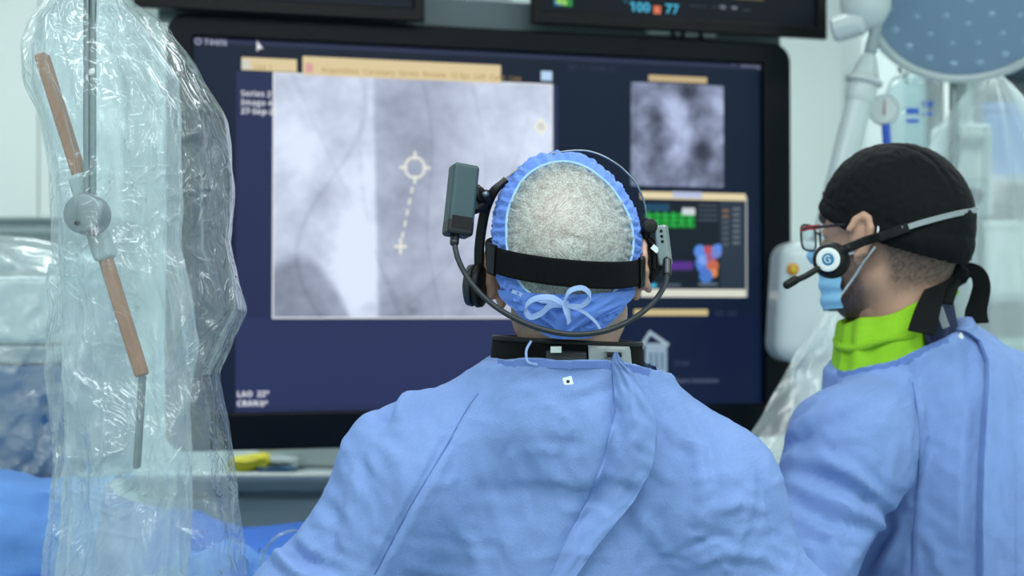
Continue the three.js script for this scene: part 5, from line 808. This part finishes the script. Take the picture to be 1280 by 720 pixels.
  { const c = hit(gown, 1201, 421, 0.004), n = nrm(gown, c), g = box(0.009, 0.009, 0.0016, 0, 0, 0, 0.0007); g.rotateZ(0.6); g.applyQuaternion(new THREE.Quaternion().setFromUnitVectors(V(0, 0, 1), n)); g.translate(c.x, c.y, c.z); part('press_stud', g, M.white, garment); }
  // collar: lime from the throat round the left side, navy behind
  { const cc = W(1116, 402, 1.935); const band = (a0, a1, lo, hi, k, n, th) => { const cs = [], ac = [], ou = []; for (let i = 0; i <= n; i++) { const a = lerp(a0, a1, i / n), o = V(Math.sin(a) * 0.073 * k, 0, Math.cos(a) * 0.071 * k), mid = (lo(a) + hi(a)) / 2; cs.push(cc.clone().add(o).add(V(0, mid, 0)).addScaledVector(o, 0.06 * noise3(a * 2, 1, k))); ou.push(o.clone().normalize()); ac.push(V(0, (hi(a) - lo(a)) / 2, 0).addScaledVector(o, -0.07).multiplyScalar(1)); } return strap(cs, ac, ou, 1, th); };
    const hi = (a) => 0.02 + 0.022 * Math.sin(a - 0.0) + 0.003 * Math.sin(a * 5), lo = (a) => -0.058 + 0.026 * Math.sin(a);
    const col = part('neck_collar', band(-2.5, 0.36, lo, hi, 1, 70, 0.006), M.lime, person, 'lime green neck shield'); part('navy_panel', band(0.24, 3.1, lo, (a) => hi(a) - 0.001, 1.06, 50, 0.006), M.navy, col, 'navy rear panel'); part('lime_edge', band(1.2, 2.3, (a) => hi(a) - 0.004, (a) => hi(a) + 0.004, 1.06, 20, 0.006), M.lime, col); part('lower_edge', band(-2.5, 0.3, (a) => lo(a) - 0.006, (a) => lo(a) + 0.004, 1.0, 60, 0.004), M.black, col);
    part('fold_roll', tube([[-2.0, -0.012], [-1.4, -0.02], [-0.9, -0.024], [-0.4, -0.018], [0.1, -0.02]].map(([a, y]) => cc.clone().add(V(Math.sin(a) * 0.077, y + 0.015 * Math.sin(a), Math.cos(a) * 0.075))), 0.006, 40, 10), M.lime, col); const w = W(1178, 397, 1.848); const g = box(0.01, 0.028, 0.004, 0, 0, 0, 0.001); g.rotateZ(0.35); g.translate(w.x, w.y, w.z); part('hook_patch', g, M.silver, col, 'grey and white hook-and-loop patch'); }
  // black cap
  const o = hf.to(0, 0.02, -0.02), up2 = hf.dir(0, 1, 0), bk = hf.dir(0, 0, -1);
  const lim = (off) => (ph) => { // phi 0 = e1 = bk x up ...: find the angle where the hem plane is met
    const e1 = V(0, 0, 0).crossVectors(bk, up2).normalize(), e2 = V(0, 0, 0).crossVectors(up2, e1); let th = 60 * deg;
    for (let i = 0; i < 60; i++) { const d = up2.clone().multiplyScalar(Math.cos(th)).addScaledVector(e1, Math.sin(th) * Math.cos(ph)).addScaledVector(e2, Math.sin(th) * Math.sin(ph)), p = o.clone().addScaledVector(d, reach(skull, o, d)), [lx, ly, lz] = hf.loc(p.x, p.y, p.z); if (ly < -0.004 + (lz > 0 ? 0.52 : 0.42) * lz + off) break; th += 1.2 * deg; } return th; };
  const limC = []; for (let i = 0; i <= 180; i++) limC.push(lim(0)(i / 180 * 2 * Math.PI)); const hemTh = (ph) => { const k = ((ph / (2 * Math.PI)) % 1 + 1) % 1 * 180, i = Math.floor(k); return lerp(limC[i], limC[Math.min(180, i + 1)], k - i); };
  const capOff = (ph, v, d) => 0.0095 + 0.004 * Math.sin(v * 2.6) * (1 + 0.8 * Math.max(0, d.dot(bk)));
  part('cap', headSheet(skull, o, up2, bk, (ph) => [0.0001, hemTh(ph)], 0, 220, 70, (ph, th, v, d) => capOff(ph, v, d) + 0.0025 * Math.exp(-(((d.dot(hf.dir(1, 0, 0)) - 0.28) / 0.035) ** 2)) * -0.7 + 0.0008 * ridged(d.x * 4 + 3, d.y * 5, d.z * 4) + 0.0003 * ridged(d.x * 10, d.y * 12 + d.x * 4, d.z * 15) + (v > 0.86 ? 0.0022 * Math.sin(clamp((v - 0.86) / 0.14, 0, 1) * 3.14) + 0.001 : 0)), M.blackCap, person, 'black cloth skull cap');
  const hemP = (ph, k = 0.012, back = 0) => { const th = hemTh(ph) - back, e1 = V(0, 0, 0).crossVectors(bk, up2).normalize(), e2 = V(0, 0, 0).crossVectors(up2, e1), d = up2.clone().multiplyScalar(Math.cos(th)).addScaledVector(e1, Math.sin(th) * Math.cos(ph)).addScaledVector(e2, Math.sin(th) * Math.sin(ph)); return [o.clone().addScaledVector(d, reach(skull, o, d) + k), d]; };
  const bandOf = (back, w, th, k) => { const cs = [], ac = [], ou = []; for (let i = 0; i <= 140; i++) { const [p, d] = hemP(i / 140 * 2 * Math.PI, k, back); cs.push(p); ou.push(d); ac.push(up2.clone().addScaledVector(d, -up2.dot(d)).normalize()); } return strap(cs, ac, ou, w, th); };
  part('cap_hem', bandOf(0.03, 0.004, 0.002, 0.0105), M.blackCap, person); part('cap_brim', bandOf(0.26, 0.0012, 0.0025, 0.0125), M.blackCap, person, 'stitched seam of the folded brim');
  const kq = W(1186, 344, 1.94), knot = part('cap_knot', (() => { const g = new THREE.SphereGeometry(0.022, 28, 20), p = g.attributes.position; for (let i = 0; i < p.count; i++) { const a = p.getX(i), b = p.getY(i), c = p.getZ(i), n = 1 + 0.18 * ridged(a * 60, b * 60, c * 60); p.setXYZ(i, a * n * 1.1, b * n * 0.85, c * n); } g.computeVertexNormals(); g.translate(kq.x, kq.y, kq.z); return g; })(), M.blackCap, person);
  part('cap_tie', ribbon([[1182, 346, 1.91], [1170, 360, 1.875], [1162, 380, 1.85], [1156, 400, 1.838], [1152, 416, 1.832]].map((q) => W(...q)), [V(1, 0.1, 0.1), V(1, 0.3, 0.2)], (v) => 0.011 + 0.007 * v, 0.002, 40), M.blackCap, person, 'black tie end hanging over the collar');
  part('cap_tie', ribbon([[1190, 338, 1.94], [1208, 336, 1.94], [1222, 342, 1.94], [1227, 356, 1.94], [1224, 374, 1.94], [1220, 390, 1.935], [1221, 404, 1.93]].map((q) => W(...q)), [V(0.15, 1, 0.2), V(1, 0.1, 0.3)], (v) => 0.008 + 0.008 * v, 0.002, 60), M.blackCap, person, 'black tie end arching out behind the cap');
  part('cap_tie', ribbon([[1188, 350, 1.91], [1182, 366, 1.885], [1178, 378, 1.87]].map((q) => W(...q)), V(1, 0, 0.2), 0.014, 0.002, 20), M.blackCap, person);
  part('cap_tail', sheet((u, v) => { const q = W(lerp(1196, 1215 - 1 * v, u), lerp(268, 326, v) - 4 * (1 - u) * v, 1.945); return q.add(V(0, 0, 0.006 * Math.sin(u * 6 + v * 3))); }, 14, 20), M.blackCap, person, 'short black cap tail at the back');
  // mask
  { const f = (x, y, z) => headL(x, y, z);
    const g = sheet((u, v) => { const a = lerp(-66, 66, u) * deg, y = lerp(-0.014, -0.112, v) - 0.018 * Math.abs(u - 0.5) * 2 * (1 - v); const d = V(Math.sin(a), 0, Math.cos(a)), oo = V(0, y, 0.02); let r = reach(f, oo, d, 0.16); const nose = 0.012 * Math.exp(-((a / 0.5) ** 2)) * (1 - v * 0.6); return oo.addScaledVector(d, Math.max(r, 0.05 + 0.028 * Math.cos(a)) + 0.004 + nose + 0.0016 * Math.sin(v * 24)).applyMatrix4(hf.m); }, 60, 50, 0.17, 0.1);
    const m = part('face_mask', g, M.mask, person, 'light blue surgical face mask');
    const L = (x, y, z) => hf.to(x, y, z); part('ear_loop', tube([L(0.066, -0.035, 0.045), L(0.078, -0.034, 0.012), L(0.09, -0.03, -0.012), L(0.092, -0.008, -0.034), L(0.088, 0.012, -0.03)], 0.0016, 30, 8), M.maskLoop, m, 'white ear loop'); part('ear_loop', tube([L(0.058, -0.095, 0.05), L(0.07, -0.07, 0.02), L(0.084, -0.05, -0.004), L(0.092, -0.03, -0.028)], 0.0016, 30, 8), M.maskLoop, m); }
  // glasses
  { const L = (x, y, z) => hf.to(x, y, z), gl2 = thing('eyeglasses', 'thin metal eyeglasses with red temple worn below the black cap', 'glasses', L(0, 0.008, 0.115));
    for (const s of [-1, 1]) { const pts = []; for (let i = 0; i < 24; i++) { const a = i / 24 * 2 * Math.PI, e = (x) => Math.sign(x) * Math.pow(Math.abs(x), 0.55); pts.push(L(s * (0.034 + e(Math.cos(a)) * 0.027), 0.0 + e(Math.sin(a)) * 0.0195, 0.116 - Math.abs(0.034 + e(Math.cos(a)) * 0.027) * 0.12)); } const rimm = part('rim', tube(pts, 0.0015, 90, 8, true), M.black, gl2); const sh = new THREE.Shape(Array.from({ length: 24 }, (_, i) => { const a = i / 24 * 2 * Math.PI, e = (x) => Math.sign(x) * Math.pow(Math.abs(x), 0.55); return new THREE.Vector2(s * (0.034 + e(Math.cos(a)) * 0.026), e(Math.sin(a)) * 0.0185); })); const lg = new THREE.ExtrudeGeometry(sh, { depth: 0.0015, bevelEnabled: false }), p = lg.attributes.position; for (let i = 0; i < p.count; i++) p.setZ(i, p.getZ(i) + 0.1155 - Math.abs(p.getX(i)) * 0.12); lg.computeVertexNormals(); lg.applyMatrix4(hf.m); part('lens', lg, M.lens, rimm); }
    part('bridge', tube([L(-0.009, 0.006, 0.115), L(0, 0.01, 0.117), L(0.009, 0.006, 0.115)], 0.0016, 12, 8), M.black, gl2);
    for (const s of [-1, 1]) { const t = part('temple', caps([L(s * 0.061, 0.01, 0.108), L(s * 0.073, 0.01, 0.092), L(s * 0.0855, 0.008, 0.03), L(s * 0.089, 0.006, -0.01)], 0.0021, 40, 8), M.dark, gl2); part('temple_front', ribbon([L(s * 0.0625, 0.01, 0.109), L(s * 0.0755, 0.01, 0.09), L(s * 0.081, 0.0095, 0.066)], V(0, 1, 0), 0.0032, 0.0022, 24), M.red, t, 'red front of the temple'); } }
  // headset with boom microphone
  { const hs = thing('microphone_headset', 'black single-ear headset with boom microphone and silver band over black cap', 'headset', W(1038, 325, 1.84));
    const c = W(1037, 325, 1.848), n = V(-0.42, 0.02, 0.9).normalize(), R = 0.0225;
    part('ear_cushion', lathe([[0, -0.022], [R * 0.9, -0.022], [R * 1.06, -0.016], [R * 1.08, -0.009], [R, -0.005], [0, -0.005]], c, n, 36), M.black, hs);
    const cup = part('ear_cup', lathe([[0, 0.009], [R * 0.6, 0.009], [R * 0.88, 0.006], [R, 0], [R * 0.98, -0.006], [0, -0.006]], c, n, 40), M.black, hs); part('white_ring', lathe([[R * 0.36, 0.0095], [R * 0.38, 0.0108], [R * 0.68, 0.0104], [R * 0.7, 0.0088]], c, n, 36), M.white, cup, 'white ring on the cup'); part('blue_disc', lathe([[0, 0.0102], [R * 0.34, 0.01], [R * 0.36, 0.009]], c, n, 28), S({ color: 0x2a7fa8, roughness: 0.4 }), cup);
    const ex = V(0, 1, 0).cross(n).normalize(), ey = V(0, 0, 0).crossVectors(n, ex), e = (a, b) => c.clone().addScaledVector(n, 0.011).addScaledVector(ex, a).addScaledVector(ey, b); part('emblem', tube([e(0.003, 0.004), e(-0.002, 0.0045), e(-0.004, 0), e(-0.001, -0.004), e(0.003, -0.003), e(0.002, 0.0005), e(0, 0.001)], 0.0007, 30, 6), M.white, cup, 'white curled emblem');
    part('boom', caps([W(1022, 336, 1.842), W(1005, 346, 1.838), W(990, 352, 1.836)], 0.0042, 24, 10), M.black, hs); part('microphone', caps([W(994, 350, 1.836), W(984, 356, 1.836)], 0.0058, 10, 12), M.black, hs, 'microphone tip');
    const capS = (x, y, z) => skull(x, y, z) - 0.017, q = (x, y, l = 0.002) => hit(capS, x, y, l);
    part('band_sleeve', ribbon([W(1056, 312, 1.835), W(1076, 304, 1.838), q(1100, 296, 0.004), q(1118, 290, 0.004), q(1136, 284, 0.004)], V(0.3, 1, 0.15), 0.0062, 0.0045, 50), M.black, hs); part('band', ribbon([q(1128, 286, 0.004), q(1150, 279), q(1172, 273), q(1192, 268), q(1202, 266), W(1213, 264, 1.868), W(1223, 262, 1.885)], V(0.2, 1, 0.1), 0.0038, 0.0018, 60), M.silver, hs, 'silver metal band'); part('hinge', caps([W(1052, 316, 1.84), W(1060, 310, 1.836)], 0.006, 10, 10), M.black, hs); }
}

scene.traverse((o) => { if (o.isMesh) shadow(o); if (o.isLight) o.castShadow = true; });
renderer.render(scene, camera);
